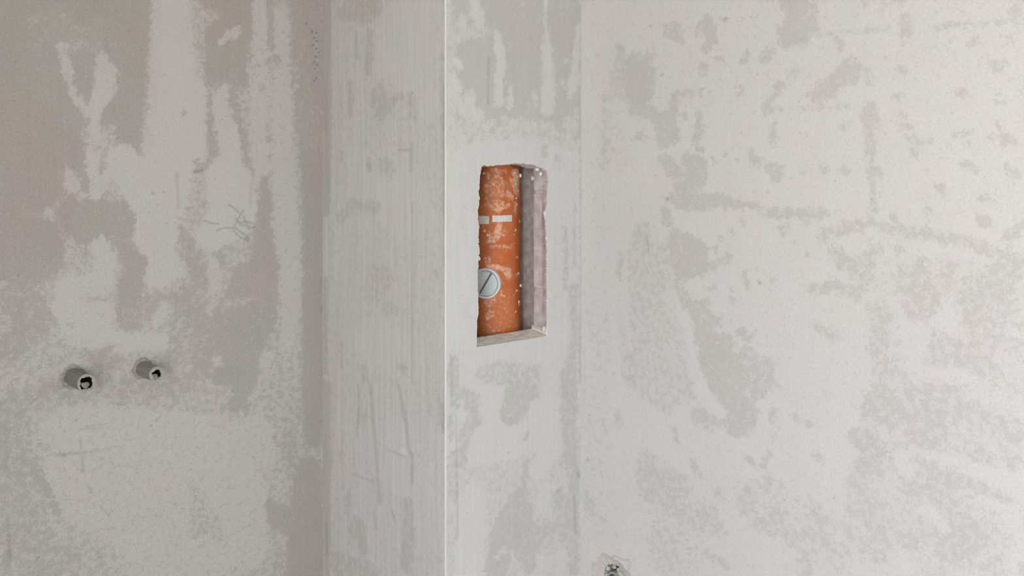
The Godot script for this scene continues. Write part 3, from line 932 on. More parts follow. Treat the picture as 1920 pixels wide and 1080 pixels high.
	left.brush(1, -0.8, 1, 0.89, [0.3774, 1.5767, 0.0145, 0.3715, 1.2441, 0.0208])
	left.brush(1, -0.7, 1, 0.90, [0.4349, 1.0647, 0.0408, 0.4461, 1.1067, 0.0305])
	left.brush(1, -0.3, 1, 1.04, [0.8877, 1.6257, 0.0522, 0.794, 1.65, 0.0541])
	left.brush(1, -0.6, 1, 1.01, [0.7673, 1.3154, 0.0364])
	left.brush(1, -0.6, 1, 0.88, [0.3715, 0.8592, 0.026])
	left.brush(1, -0.7, 1, 0.99, [0.7123, 1.1735, 0.0186])
	left.brush(1, -0.6, 1, 0.94, [0.5542, 0.7758, 0.0588])
	left.brush(1, 2.2, 1, 0.96, [0.6245, 1.3849, 0.0038, 0.6215, 1.3657, 0.0038])
	left.brush(1, -2, 1, 0.96, [0.6215, 1.3466, 0.0038, 0.6215, 1.3226, 0.0029])
	left.brush(1, 2.4, 1, 0.95, [0.6055, 1.2401, 0.0039, 0.6005, 1.2108, 0.0039])
	left.brush(1, -1.8, 1, 0.91, [0.4706, 1.3412, 0.004, 0.4739, 1.3111, 0.004, 0.4772, 1.2912, 0.003])
	left.brush(1, -1.8, 1, 0.90, [0.4235, 1.2454, 0.0051])
	left.brush(1, 1.6, 1, 0.91, [0.4662, 1.3663, 0.004])
	left.brush(2, -0.175, 1, 0.96, [0.6245, 1.3897, 0.0028, 0.6215, 1.3274, 0.0028])
	left.brush(2, 0.175, 1, 0.91, [0.4606, 1.3661, 0.0035, 0.4684, 1.3361, 0.0046, 0.4728, 1.301, 0.0046])
	left.brush(2, -0.15, 1, 0.92, [0.4794, 1.3666, 0.0023, 0.4816, 1.3366, 0.0023, 0.4794, 1.3264, 0.0017])
	left.brush(2, -0.375, 1, 0.93, [0.5247, 1.3293, 0.0015, 0.5119, 1.3208, 0.0015, 0.5011, 1.3104, 0.0015])
	left.brush(2, -0.375, 1, 0.94, [0.5719, 1.3019, 0.0015, 0.5594, 1.2964, 0.0015, 0.5438, 1.2946, 0.0015])
	left.brush(2, -0.375, 1, 0.93, [0.549, 1.2821, 0.0015, 0.5332, 1.2872, 0.0015, 0.5119, 1.285, 0.0015, 0.4957, 1.2741, 0.0015, 0.4848, 1.2635, 0.0015])
	left.brush(2, -0.375, 1, 0.92, [0.5141, 1.2881, 0.0015, 0.5065, 1.3007, 0.0015, 0.499, 1.3123, 0.0015, 0.4946, 1.3171, 0.0015])
	left.brush(2, -0.375, 1, 0.92, [0.5119, 1.3029, 0.0015, 0.499, 1.2903, 0.0015, 0.4816, 1.2864, 0.0015])
	left.brush(2, -0.375, 1, 0.92, [0.4957, 1.3071, 0.0015, 0.4903, 1.2969, 0.0015, 0.4772, 1.2912, 0.0015])
	left.brush(2, -0.375, 1, 0.92, [0.5033, 1.2925, 0.0015, 0.4925, 1.298, 0.0015, 0.4837, 1.2815, 0.0015, 0.4728, 1.2859, 0.0015])
	left.brush(2, -0.375, 1, 0.92, [0.5162, 1.2813, 0.0015, 0.5011, 1.2675, 0.0015, 0.4859, 1.2595, 0.0015])
	left.brush(2, -0.225, 1, 0.95, [0.6105, 1.325, 0.0022, 0.5934, 1.3272, 0.0022])
	left.brush(2, -0.2, 1, 0.96, [0.6205, 1.3082, 0.0033, 0.6085, 1.3047, 0.0033])
	left.brush(2, -0.25, 1, 0.95, [0.5913, 1.3919, 0.0033, 0.577, 1.3936, 0.0028])
	left.brush(2, -0.35, 1, 0.97, [0.6492, 1.3561, 0.0024])
	left.brush(2, -0.3, 1, 0.98, [0.6686, 1.3548, 0.0028])
	left.brush(2, -0.35, 1, 0.93, [0.5311, 1.2535, 0.002])
	left.brush(2, -0.35, 1, 0.97, [0.6433, 1.3008, 0.0019])
	left.brush(2, -0.2, 1, 1.03, [0.8288, 0.9235, 0.002, 0.8115, 0.9237, 0.0031, 0.7852, 0.9204, 0.0031])
	left.brush(2, -0.175, 1, 1.01, [0.7852, 0.9204, 0.0012, 0.7492, 0.9208, 0.0013, 0.729, 0.9206, 0.0021])
	left.brush(2, -0.2, 1, 1.02, [0.794, 0.9428, 0.0021, 0.7922, 0.929, 0.0021])
	left.brush(2, -0.175, 1, 1.02, [0.7914, 0.9198, 0.0026, 0.7887, 0.8904, 0.0026])
	left.brush(2, -0.2, 1, 1.02, [0.7798, 0.8623, 0.0021, 0.7754, 0.8514, 0.0031])
	left.brush(2, -0.175, 1, 1.01, [0.761, 0.8264, 0.0016, 0.7546, 0.8167, 0.0026])
	left.brush(2, -0.125, 1, 1.00, [0.7546, 0.8167, 0.0011, 0.7419, 0.7954, 0.0014])
	left.brush(2, -0.175, 1, 1.01, [0.7628, 0.743, 0.0026, 0.7583, 0.7363, 0.0021])
	left.brush(2, -0.15, 1, 1.05, [0.8975, 1.001, 0.0015, 0.8711, 1.0184, 0.0012, 0.8586, 1.0278, 0.0013])
	left.brush(2, -0.15, 1, 1.01, [0.794, 0.9608, 0.0016, 0.7583, 0.9572, 0.0016])
	left.brush(2, -0.35, 1, 1.02, [0.801, 0.9774, 0.0027])
	left.brush(2, -0.15, 1, 1.01, [0.7852, 0.9638, 0.0021, 0.7492, 0.962, 0.0013])
	left.brush(2, -0.4, 1, 0.93, [0.5098, 0.6524, 0.002])
	left.brush(2, -0.2, 1, 0.97, [0.6628, 0.9534, 0.0022, 0.655, 0.9577, 0.0022])
	left.brush(2, -0.35, 1, 0.98, [0.6715, 0.9455, 0.0019])
	left.brush(2, -0.15, 1, 0.99, [0.7309, 0.9929, 0.0032, 0.7076, 0.9928, 0.0021])
	left.brush(2, -0.4, 1, 1.03, [0.8202, 0.9227, 0.0027])
	left.brush(2, -0.15, 1, 1.01, [0.7601, 0.9046, 0.0031, 0.7537, 0.9052, 0.0016])
	left.brush(2, -0.4, 1, 1.05, [0.8611, 0.762, 0.0026])
	left.brush(2, -0.175, 1, 1.07, [0.9073, 0.8257, 0.002, 0.9056, 0.7735, 0.003])
	left.brush(2, -0.35, 1, 0.90, [0.4383, 0.9348, 0.0031])
	left.brush(2, -0.15, 1, 0.90, [0.4315, 0.8806, 0.0035, 0.4281, 0.8902, 0.0023])
	left.brush(2, -0.35, 1, 1.02, [0.7852, 1.0858, 0.0018])
	left.brush(2, -0.4, 1, 1.03, [0.8045, 1.1422, 0.0013])
	left.brush(2, -0.15, 1, 1.04, [0.8544, 1.0967, 0.0012, 0.8459, 1.0947, 0.0012])
	left.brush(2, 0.4, 1, 1.00, [0.7355, 1.6138, 0.0028])
	left.brush(2, 0.4, 1, 1.00, [0.7483, 1.4637, 0.0023])
	left.brush(2, 0.4, 1, 0.98, [0.6753, 1.6803, 0.0028])
	left.brush(2, 0.4, 1, 0.91, [0.4528, 1.3071, 0.002])
	left.brush(2, 0.3, 1, 1.03, [0.8072, 1.6652, 0.0027])
	left.brush(2, -0.75, 1, 0.88, [0.3395, 1.6591, 0.0017])
	left.brush(2, -0.75, 1, 0.88, [0.3443, 1.6493, 0.0017])
	left.brush(2, -0.75, 1, 0.88, [0.3383, 1.6434, 0.0017])
	left.brush(2, -0.75, 1, 0.88, [0.3466, 1.6356, 0.0017])
	left.brush(2, -0.75, 1, 0.88, [0.3395, 1.6276, 0.0017])
	left.brush(2, -0.75, 1, 0.87, [0.3347, 1.6215, 0.0017])
	left.brush(2, -0.75, 1, 0.88, [0.3407, 1.6128, 0.0017])
	left.brush(2, -0.75, 1, 0.88, [0.3443, 1.6021, 0.0017])
	left.brush(2, -0.75, 1, 0.88, [0.3383, 1.5972, 0.0017])
	left.brush(2, -0.75, 1, 0.88, [0.3419, 1.5886, 0.0017])
	left.brush(2, -0.75, 1, 0.88, [0.3395, 1.5708, 0.0017])
	left.brush(2, -0.75, 1, 0.88, [0.3443, 1.5654, 0.0017])
	left.brush(2, -0.75, 1, 0.88, [0.3609, 1.6765, 0.0017])
	left.brush(2, -0.75, 1, 0.88, [0.349, 1.6616, 0.0017])
	left.brush(2, -0.15, 1, 0.87, [0.3347, 1.4363, 0.0015, 0.3335, 1.4121, 0.0015])
	left.brush(2, 0.1, 1, 0.88, [0.3585, 1.4625, 0.0016, 0.3574, 1.379, 0.0016])
	left.brush(2, 0.1, 1, 0.87, [0.3298, 1.5153, 0.0012, 0.3298, 1.4205, 0.0012])
	left.brush(2, -0.2, 1, 0.87, [0.3286, 1.12, 0.0024, 0.3274, 1.1093, 0.0024])
	left.brush(2, -0.175, 1, 0.87, [0.3298, 1.1781, 0.0015, 0.331, 1.1466, 0.0015])
	left.brush(2, -0.5, 1, 0.87, [0.331, 0.8169, 0.0021])
	left.brush(2, -0.3, 1, 0.87, [0.3298, 0.8936, 0.0016])
	left.brush(2, -0.15, 1, 0.87, [0.325, 1.2305, 0.0012, 0.3238, 1.1776, 0.0012])
	left.brush(2, 0.1, 1, 0.88, [0.3656, 0.7852, 0.0016, 0.368, 0.619, 0.0016])
	left.brush(2, 0.1, 1, 0.88, [0.3621, 1.1391, 0.0018, 0.3609, 1.1077, 0.0018])


func stain_side(side: Stains) -> void:
	side.brush(0, 0.66, 1, 0.56, [0.0101, 1.7467, 0.0631, 0.2149, 1.5104, 0.0877, 0.2149, 1.2181, 0.1169, 0.2149, 0.8284, 0.1169])
	side.brush(0, 0.8, 1, 0.58, [0.2983, 1.6781, 0.0424, 0.2983, 1.5839, 0.0377, 0.249, 1.6154, 0.0288, 0.3458, 1.5073, 0.0231])
	side.brush(0, 0.75, 1, 0.57, [0.2321, 1.3842, 0.0484, 0.2821, 1.3191, 0.0474, 0.1441, 1.412, 0.02])
	side.brush(0, 0.78, 1, 0.57, [0.249, 0.8366, 0.025, 0.2573, 0.9344, 0.0192])
	side.brush(0, 0.75, 1, 0.57, [0.18, 1.0767, 0.0395, 0.2821, 1.0723, 0.038])
	side.brush(0, 0.7, 1, 0.60, [0.3458, 0.934, 0.0277, 0.3458, 0.7676, 0.0277])
	side.brush(0, 0.08, 1, 0.52, [0.0141, 1.7357, 0.0084, 0.0141, 1.5151, 0.0084, 0.0161, 1.3786, 0.0063, 0.0141, 1.305, 0.0053])
	side.brush(0, 0.35, 1, 0.52, [0.0121, 1.1788, 0.0042, 0.0101, 0.9892, 0.0042])
	side.brush(0, 0.2, 1, 0.52, [0.0141, 0.9689, 0.0084, 0.0141, 0.8218, 0.0084, 0.0101, 0.7157, 0.0084, 0.0061, 0.5777, 0.0105])
	side.brush(0, 0.4, 1, 0.55, [0.0977, 1.6965, 0.0224, 0.1621, 1.6906, 0.0249])
	side.brush(0, 0.3, 1, 0.56, [0.1711, 1.6977, 0.0079, 0.1888, 1.6833, 0.0079])
	side.brush(0, 0.35, 1, 0.54, [0.0977, 1.559, 0.0051, 0.1015, 1.5233, 0.0061, 0.0996, 1.4978, 0.0041])
	side.brush(0, 0.38, 1, 0.55, [0.1675, 1.6505, 0.006, 0.1657, 1.6009, 0.007, 0.1621, 1.5713, 0.006])
	side.brush(0, 0.4, 1, 0.57, [0.2011, 1.5499, 0.0059, 0.2149, 1.5202, 0.0097, 0.2011, 1.496, 0.0098, 0.2656, 1.5283, 0.0067])
	side.brush(0, 0.45, 1, 0.59, [0.2983, 1.5273, 0.0075, 0.3064, 1.4895, 0.0075])
	side.brush(0, 0.4, 1, 0.56, [0.18, 1.5409, 0.0049, 0.18, 1.5112, 0.0049])
	side.brush(0, 0.4, 1, 0.54, [0.0692, 1.4263, 0.0031, 0.0692, 1.4109, 0.0031])
	side.brush(0, 0.7, 1, 0.54, [0.0883, 1.6361, 0.0164, 0.0883, 1.585, 0.0164])
	side.brush(0, 0.5, 1, 0.57, [0.2149, 1.4032, 0.0175, 0.2321, 1.3939, 0.0135])
	side.brush(0, 0.45, 1, 0.55, [0.1621, 1.4122, 0.005, 0.1621, 1.3923, 0.004])
	side.brush(0, 0.45, 1, 0.55, [0.0692, 1.2976, 0.0103, 0.1071, 1.3302, 0.0081, 0.18, 1.3236, 0.0138])
	side.brush(0, 0.5, 1, 0.56, [0.2063, 1.1978, 0.0235, 0.18, 1.1557, 0.0138])
	side.brush(0, 0.45, 1, 0.57, [0.2321, 1.1422, 0.0135])
	side.brush(0, 0.5, 1, 0.55, [0.1441, 0.9314, 0.012, 0.1294, 0.9184, 0.0081])
	side.brush(0, 0.42, 1, 0.55, [0.1165, 0.7034, 0.0121, 0.1294, 0.7271, 0.0101, 0.1441, 0.6811, 0.01])
	side.brush(0, 0.4, 1, 0.58, [0.2902, 0.8088, 0.0085, 0.2951, 0.7534, 0.0085, 0.2821, 0.6928, 0.0114])
	side.brush(0, 0.45, 1, 0.54, [0.0692, 0.6284, 0.0257, 0.1621, 0.6465, 0.0199])
	side.brush(0, 0.45, 1, 0.55, [0.1441, 1.0215, 0.008, 0.1531, 1.003, 0.008])
	side.brush(0, 0.45, 1, 0.58, [0.2739, 1.0425, 0.0095])
	side.brush(0, 0.5, 1, 0.61, [0.3841, 1.0149, 0.0073, 0.3886, 0.9612, 0.0055])
	side.brush(0, 0.42, 1, 0.61, [0.3916, 1.597, 0.0027, 0.3916, 1.4337, 0.0027, 0.3916, 1.3248, 0.0027])
	side.brush(0, 0.45, 1, 0.54, [0.0883, 0.7364, 0.0051, 0.0977, 0.7796, 0.0041])
	side.brush(0, 0.5, 1, 0.54, [0.0692, 0.8446, 0.0082])
	side.brush(0, 0.45, 1, 0.60, [0.3551, 0.9913, 0.0037, 0.3551, 0.9774, 0.0037])
	side.spots(102, 30, 0.001, 0.003, 0.5)
	side.specks(202, 120)
	side.brush(1, 0.9, 1, 0.54, [0.0595, 1.7207, 0.0207, 0.0883, 1.677, 0.0204, 0.1621, 1.6857, 0.0199])
	side.brush(1, 0.8, 1, 0.54, [0.0692, 1.5447, 0.0144, 0.0883, 1.5134, 0.0204, 0.0498, 1.4313, 0.0145, 0.0692, 1.38, 0.0124])
	side.brush(1, 0.8, 1, 0.56, [0.2063, 1.1978, 0.0215])
	side.brush(1, 0.9, 1, 0.54, [0.04, 1.0566, 0.0208, 0.04, 0.9317, 0.0208, 0.0692, 0.8343, 0.0309, 0.1621, 0.8355, 0.0139])
	side.brush(1, 0.9, 1, 0.56, [0.1976, 0.7359, 0.0157, 0.2235, 0.7042, 0.0175])
	side.brush(1, 0.8, 1, 0.52, [0.0101, 0.7788, 0.0168, 0.0101, 0.5895, 0.021])
	side.brush(1, 0.7, 1, 0.55, [0.1621, 1.5912, 0.0099])
	side.brush(1, -0.8, 1, 0.54, [0.0883, 1.6054, 0.0164])
	side.brush(1, -0.6, 1, 0.56, [0.18, 1.6396, 0.0198])
	side.brush(1, -0.7, 1, 0.55, [0.1621, 1.2829, 0.0298, 0.0883, 1.2782, 0.0204])
	side.brush(1, -0.6, 1, 0.54, [0.0692, 0.9167, 0.0165])
	side.brush(1, -0.7, 1, 0.54, [0.0787, 0.6928, 0.0205])
	side.brush(1, -0.4, 1, 0.59, [0.3144, 1.0398, 0.0281])
	side.brush(1, -0.9, 1, 0.60, [0.3689, 1.2641, 0.0092])
	side.brush(2, -0.165, 1, 0.55, [0.1294, 0.9869, 0.0034, 0.1331, 0.9493, 0.003, 0.1239, 0.8921, 0.003])
	side.brush(2, -0.193, 1, 0.56, [0.1693, 0.9938, 0.0031, 0.1764, 0.9575, 0.0041, 0.1853, 0.9, 0.0031, 0.1958, 0.8237, 0.0031, 0.2011, 0.7858, 0.004])
	side.brush(2, -0.193, 1, 0.58, [0.2607, 1.0098, 0.0027, 0.2755, 0.9715, 0.0035, 0.287, 0.931, 0.003, 0.2951, 0.895, 0.0026])
	side.brush(2, -0.193, 1, 0.59, [0.3032, 0.8968, 0.0031, 0.3032, 0.845, 0.0028])
	side.brush(2, -0.138, 1, 0.59, [0.3032, 1.339, 0.0021, 0.3032, 1.1696, 0.0021, 0.3032, 1.0191, 0.0021])
	side.brush(2, -0.165, 1, 0.59, [0.3032, 1.4425, 0.0024, 0.3, 1.3954, 0.0031])
	side.brush(2, -0.193, 1, 0.58, [0.2623, 1.4309, 0.0025, 0.2951, 1.4311, 0.0024])
	side.brush(2, -0.35, 1, 0.57, [0.2456, 1.423, 0.0014])
	side.brush(2, -0.165, 1, 0.57, [0.2235, 0.8868, 0.0021, 0.2788, 0.8856, 0.0021])
	side.brush(2, 0.275, 1, 0.58, [0.2689, 0.8968, 0.0032, 0.2821, 0.8949, 0.0039])
	side.brush(2, 0.165, 1, 0.59, [0.3255, 0.9167, 0.0024, 0.3396, 0.916, 0.0024])
	side.brush(2, -0.165, 1, 0.55, [0.1071, 0.8145, 0.0022, 0.18, 0.8179, 0.0022])
	side.brush(2, 0.3, 1, 0.56, [0.1888, 1.3683, 0.0016])
	side.brush(2, 0.165, 1, 0.53, [0.034, 1.4729, 0.0031, 0.0321, 1.4208, 0.0031])
	side.brush(2, 0.138, 1, 0.53, [0.034, 1.6607, 0.0023, 0.034, 1.4834, 0.0023])
	side.brush(2, 0.25, 1, 0.55, [0.1257, 1.5831, 0.0013])
	side.brush(2, -0.193, 1, 0.60, [0.372, 1.225, 0.0031, 0.3765, 1.2144, 0.003])
	side.brush(2, -0.165, 1, 0.61, [0.3946, 1.5424, 0.002, 0.3946, 1.2343, 0.002])
	side.brush(2, -0.165, 1, 0.52, [0.0141, 0.6957, 0.0023, 0.0181, 0.6339, 0.0023])
	side.brush(2, -0.138, 1, 0.56, [0.18, 0.7606, 0.0027, 0.1906, 0.7339, 0.0027])
	side.brush(2, -0.165, 1, 0.57, [0.2405, 0.7805, 0.0025, 0.2506, 0.7601, 0.0025])
	side.brush(2, -0.193, 1, 0.55, [0.122, 1.6519, 0.0026, 0.1239, 1.6034, 0.0032])
	side.brush(2, -0.35, 1, 0.59, [0.3032, 1.5319, 0.0019])
	side.brush(2, -0.165, 1, 0.56, [0.1675, 1.4024, 0.0041, 0.1711, 1.3925, 0.0041])
	side.brush(2, -0.3, 1, 0.57, [0.2149, 1.4568, 0.0012])
	side.brush(2, -0.165, 1, 0.61, [0.3916, 0.9981, 0.0037, 0.3946, 0.9534, 0.0037])
	side.brush(2, -0.138, 1, 0.54, [0.0692, 1.0608, 0.0023, 0.0692, 1.0093, 0.0023])


func stain_front(front: Stains) -> void:
	front.brush(0, 0.86, 1, 0.75, [0.174, 1.1657, 0.2862])
	front.brush(0, 0.14, 1, 0.75, [0.2717, 1.7007, 0.0553, 0.1485, 1.7117, 0.077, 0.0556, 1.6704, 0.0496])
	front.brush(0, 0.14, 1, 0.75, [0.2479, 1.582, 0.0465, 0.1356, 1.5969, 0.058, 0.0556, 1.6009, 0.0397])
	front.brush(0, 0.16, 1, 0.75, [0.2479, 1.5355, 0.0335, 0.1356, 1.5389, 0.0387, 0.0419, 1.5218, 0.0259])
	front.brush(0, 0.2, 1, 0.75, [0.2539, 1.5029, 0.013, 0.1677, 1.5045, 0.0134, 0.1226, 1.5053, 0.0175, 0.0624, 1.4966, 0.0159])
	front.brush(0, 0.6, 1, 0.79, [0.3147, 1.6878, 0.0073, 0.3147, 1.5789, 0.0073, 0.3113, 1.5063, 0.0091])
	front.brush(0, 0.8, 1, 0.78, [0.2623, 1.6923, 0.0074, 0.2539, 1.6698, 0.0111, 0.2479, 1.6517, 0.0084])
	front.brush(0, 0.75, 1, 0.79, [0.2858, 1.6582, 0.0073, 0.2893, 1.6442, 0.0055])
	front.brush(0, 0.9, 1, 0.79, [0.3009, 1.5886, 0.0055, 0.2928, 1.5753, 0.0055])
	front.brush(0, 0.9, 1, 0.79, [0.309, 1.5564, 0.0064, 0.3009, 1.5385, 0.0091, 0.309, 1.5264, 0.0082])
	front.brush(0, 0.85, 1, 0.76, [0.209, 1.6404, 0.0047, 0.2028, 1.6124, 0.0076, 0.1991, 1.5843, 0.0076, 0.2016, 1.5558, 0.0076, 0.2053, 1.5179, 0.0094])
	front.brush(0, 0.8, 1, 0.73, [0.0895, 1.6483, 0.0039, 0.0881, 1.6189, 0.0088, 0.0854, 1.5798, 0.0098, 0.0828, 1.5405, 0.0118, 0.0881, 1.506, 0.0118])
	front.brush(0, 0.7, 1, 0.73, [0.0935, 1.7069, 0.0029, 0.0921, 1.658, 0.0039])
	front.brush(0, 0.75, 1, 0.72, [0.0055, 1.664, 0.0061, 0.014, 1.603, 0.007, 0.021, 1.5524, 0.006, 0.0308, 1.5321, 0.006])
	front.brush(0, 0.85, 1, 0.78, [0.2694, 1.5303, 0.0074, 0.2765, 1.507, 0.011, 0.2539, 1.4936, 0.0093])
	front.brush(0, 0.7, 1, 0.76, [0.1766, 1.5472, 0.0038, 0.1791, 1.509, 0.0057])
	front.brush(0, 0.8, 1, 0.72, [0.0391, 1.5998, 0.005])
	front.brush(0, 0.8, 0.6, 0.74, [0.1226, 1.5296, 0.0058, 0.116, 1.5152, 0.0058])
	front.brush(0, 0.7, 0.4, 0.75, [0.1613, 1.701, 0.0038, 0.1421, 1.693, 0.0039])
	front.brush(0, 0.25, 1, 0.77, [0.2274, 1.5034, 0.0047, 0.2298, 1.4846, 0.0037])
	front.brush(0, 0.2, 1, 0.76, [0.2115, 1.499, 0.0066, 0.2053, 1.4802, 0.0066])
	front.brush(0, 0.3, 1, 0.77, [0.2176, 1.466, 0.0056])
	front.brush(0, 0.3, 1, 0.76, [0.1904, 1.4538, 0.0038])
	front.brush(0, 0.3, 1, 0.74, [0.1028, 1.4637, 0.0059])
	front.brush(0, 0.35, 1, 0.78, [0.2694, 1.4472, 0.0037])
	front.brush(0, 0.25, 1, 0.74, [0.1186, 1.4957, 0.0097, 0.1421, 1.5021, 0.0077])
	front.brush(0, 0.4, 1, 0.75, [0.1485, 1.4741, 0.0029])
	front.brush(0, 0.4, 1, 0.79, [0.2917, 1.4747, 0.0037])
	front.brush(0, 0.4, 1, 0.79, [0.3009, 1.4929, 0.0046, 0.2835, 1.484, 0.0037])
	front.brush(0, 0.35, 1, 0.73, [0.0935, 1.4373, 0.0069, 0.0962, 1.4226, 0.0049])
	front.brush(0, 0.35, 1, 0.73, [0.0624, 1.4203, 0.004, 0.0611, 1.4123, 0.004])
	front.brush(0, 0.4, 1, 0.72, [0.0556, 1.3974, 0.003])
	front.brush(0, 0.2, 1, 0.72, [0.0349, 1.6919, 0.03, 0.0069, 1.6942, 0.0141])
	front.brush(0, 0.25, 1, 0.72, [0.0624, 1.4966, 0.0079, 0.0584, 1.4768, 0.006, 0.0474, 1.4639, 0.005])
	front.brush(0, 0.22, 1, 0.71, [-0.0002, 1.5026, 0.0061, 0.0027, 1.4672, 0.0061, 0.0097, 1.454, 0.005])
	front.brush(0, 0.2, 1, 0.71, [-0.0116, 1.6551, 0.0102, -0.0102, 1.5636, 0.0081, -0.0002, 1.5127, 0.0081])
	front.brush(0, 0.95, 1, 0.79, [0.2893, 1.3877, 0.0165, 0.2893, 1.2503, 0.0183, 0.2893, 1.1221, 0.0165])
	front.brush(0, 0.7, 1, 0.78, [0.2858, 1.3372, 0.0037, 0.287, 1.296, 0.0037])
	front.brush(0, 0.72, 1, 0.78, [0.2765, 1.1758, 0.0037, 0.28, 1.1486, 0.0028])
	front.brush(0, 0.78, 1, 0.73, [0.0584, 1.3528, 0.0139, 0.0624, 1.1151, 0.0139])
	front.brush(0, 0.42, 1, 0.72, [0.0419, 1.2924, 0.004, 0.0391, 1.2324, 0.005, 0.0419, 1.1727, 0.005])
	front.brush(0, 0.4, 1, 0.72, [0.0168, 1.3313, 0.003, 0.0182, 1.2107, 0.003])
	front.brush(0, 0.35, 1, 0.71, [-0.0002, 1.4116, 0.004, -0.003, 1.2091, 0.0051, 0.0027, 0.9872, 0.004])
	front.brush(0, 0.4, 1, 0.72, [0.021, 1.1708, 0.01, 0.0168, 1.0698, 0.006, 0.0335, 1.0119, 0.014, 0.028, 0.9309, 0.016])
	front.brush(0, 0.35, 1, 0.72, [0.0349, 1.0121, 0.014, 0.0335, 0.8519, 0.012])
	front.brush(0, 0.3, 1, 0.72, [0.021, 0.8795, 0.008, 0.0196, 0.8089, 0.008, 0.0168, 0.7681, 0.008])
	front.brush(0, 0.35, 1, 0.72, [0.0624, 0.7882, 0.0139, 0.0349, 0.7522, 0.018, 0.0308, 0.7112, 0.016])
	front.brush(0, 0.4, 1, 0.72, [0.021, 0.7088, 0.008, 0.0196, 0.6281, 0.008])
	front.brush(0, 0.85, 1, 0.72, [0.0556, 0.6775, 0.0099, 0.0488, 0.6359, 0.01])
	front.brush(0, 0.35, 1, 0.79, [0.3067, 1.0787, 0.0073, 0.3067, 1.0513, 0.0109, 0.3009, 0.9958, 0.0091])
	front.brush(0, 0.35, 1, 0.78, [0.2835, 1.0159, 0.011, 0.2658, 0.9993, 0.0129, 0.2599, 0.9613, 0.013, 0.2741, 0.9545, 0.0111, 0.2811, 0.9374, 0.0092, 0.2858, 0.897, 0.0092])
	front.brush(0, 0.4, 1, 0.79, [0.3067, 0.9148, 0.0073, 0.3067, 0.842, 0.0091])
	front.brush(0, 0.35, 1, 0.79, [0.3101, 0.9428, 0.0055, 0.3124, 0.9795, 0.0054])
	front.brush(0, 0.3, 1, 0.75, [0.1991, 1.0453, 0.0132, 0.1613, 1.0208, 0.0192, 0.1677, 0.9644, 0.0239, 0.1549, 1.0006, 0.024, 0.1226, 0.9908, 0.0136])
	front.brush(0, 0.45, 1, 0.76, [0.1226, 1.0248, 0.0175, 0.2359, 1.0411, 0.0187])
	front.brush(0, 0.9, 1, 0.77, [0.2213, 0.9827, 0.0075, 0.2237, 0.9456, 0.0094])
	front.brush(0, 0.3, 1, 0.75, [0.1356, 0.8701, 0.0039, 0.1421, 0.8443, 0.0058, 0.1485, 0.8216, 0.0058])
	front.brush(0, 0.35, 1, 0.74, [0.1015, 0.8701, 0.0039, 0.1068, 0.8565, 0.0029])
	front.brush(0, 0.22, 1, 0.76, [0.1549, 0.8086, 0.0154, 0.1803, 0.7809, 0.019, 0.1991, 0.7427, 0.0208, 0.2115, 0.6986, 0.0207, 0.2176, 0.6721, 0.0235])
	front.brush(0, 0.25, 1, 0.75, [0.174, 0.746, 0.0238, 0.1356, 0.7753, 0.0135, 0.1421, 0.7286, 0.0231, 0.1226, 0.685, 0.0194])
	front.brush(0, 0.35, 1, 0.73, [0.1094, 0.7303, 0.0176, 0.076, 0.737, 0.0118])
	front.brush(0, 0.85, 1, 0.74, [0.0962, 0.6683, 0.0157, 0.1094, 0.6913, 0.0059])
	front.brush(0, 0.7, 1, 0.76, [0.2053, 0.7159, 0.0057, 0.1929, 0.7222, 0.0057])
	front.brush(0, 0.95, 1, 0.78, [0.2658, 0.833, 0.0203, 0.2658, 0.7684, 0.024, 0.2717, 0.6868, 0.0258])
	front.brush(0, 0.92, 1, 0.73, [0.0962, 0.9426, 0.0196, 0.076, 0.88, 0.0197, 0.1094, 0.8473, 0.0176])
	front.brush(0, 0.8, 1, 0.74, [0.0895, 0.804, 0.0137, 0.1094, 0.7693, 0.0098])
	front.spots(103, 90, 0.001, 0.0035, 0.4)
	front.specks(203, 160)
	front.brush(1, 0.6, 1, 0.73, [0.1356, 1.6452, 0.0483, 0.0419, 1.6216, 0.0249])
	front.brush(1, -0.5, 1, 0.78, [0.2479, 1.3868, 0.0372, 0.3067, 1.3244, 0.0182])
	front.brush(1, 0.9, 1, 0.79, [0.3101, 1.4291, 0.0073])
	front.brush(1, -0.8, 1, 0.79, [0.3032, 1.5612, 0.0128, 0.3032, 0.9597, 0.0109])
	front.brush(1, -0.6, 1, 0.76, [0.1866, 1.015, 0.038])
	front.brush(1, 1, 1, 0.71, [0.0069, 0.6953, 0.0141])
	front.brush(1, 0.8, 1, 0.73, [0.0787, 1.0973, 0.0049])
	front.brush(1, -1.6, 1, 0.71, [0.0083, 0.8166, 0.003, 0.0097, 0.7665, 0.003])
	front.brush(1, 0.5, 1, 0.78, [0.2658, 0.7684, 0.0277])
	front.brush(2, 0.7, 1, 0.75, [0.169, 1.6736, 0.0017])
	front.brush(2, 0.7, 1, 0.72, [0.0556, 1.6953, 0.0018])
	front.brush(2, 0.7, 1, 0.74, [0.1094, 1.6665, 0.0018])
	front.brush(2, 0.7, 1, 0.77, [0.2419, 1.627, 0.0017])
	front.brush(2, 0.7, 1, 0.77, [0.231, 1.536, 0.0017])
	front.brush(2, 0.7, 1, 0.74, [0.1356, 1.5148, 0.0017])
	front.brush(2, 0.385, 1, 0.77, [0.2419, 1.6307, 0.0035, 0.2419, 1.6233, 0.0038])
	front.brush(2, -0.193, 1, 0.77, [0.2286, 1.5941, 0.0024, 0.2298, 1.5548, 0.0021, 0.2298, 1.5127, 0.0021])
	front.brush(2, -0.165, 1, 0.76, [0.1929, 1.5561, 0.0019, 0.1916, 1.5277, 0.0019])
	front.brush(2, 0.275, 1, 0.74, [0.1121, 1.6644, 0.0031, 0.1041, 1.6747, 0.0031])
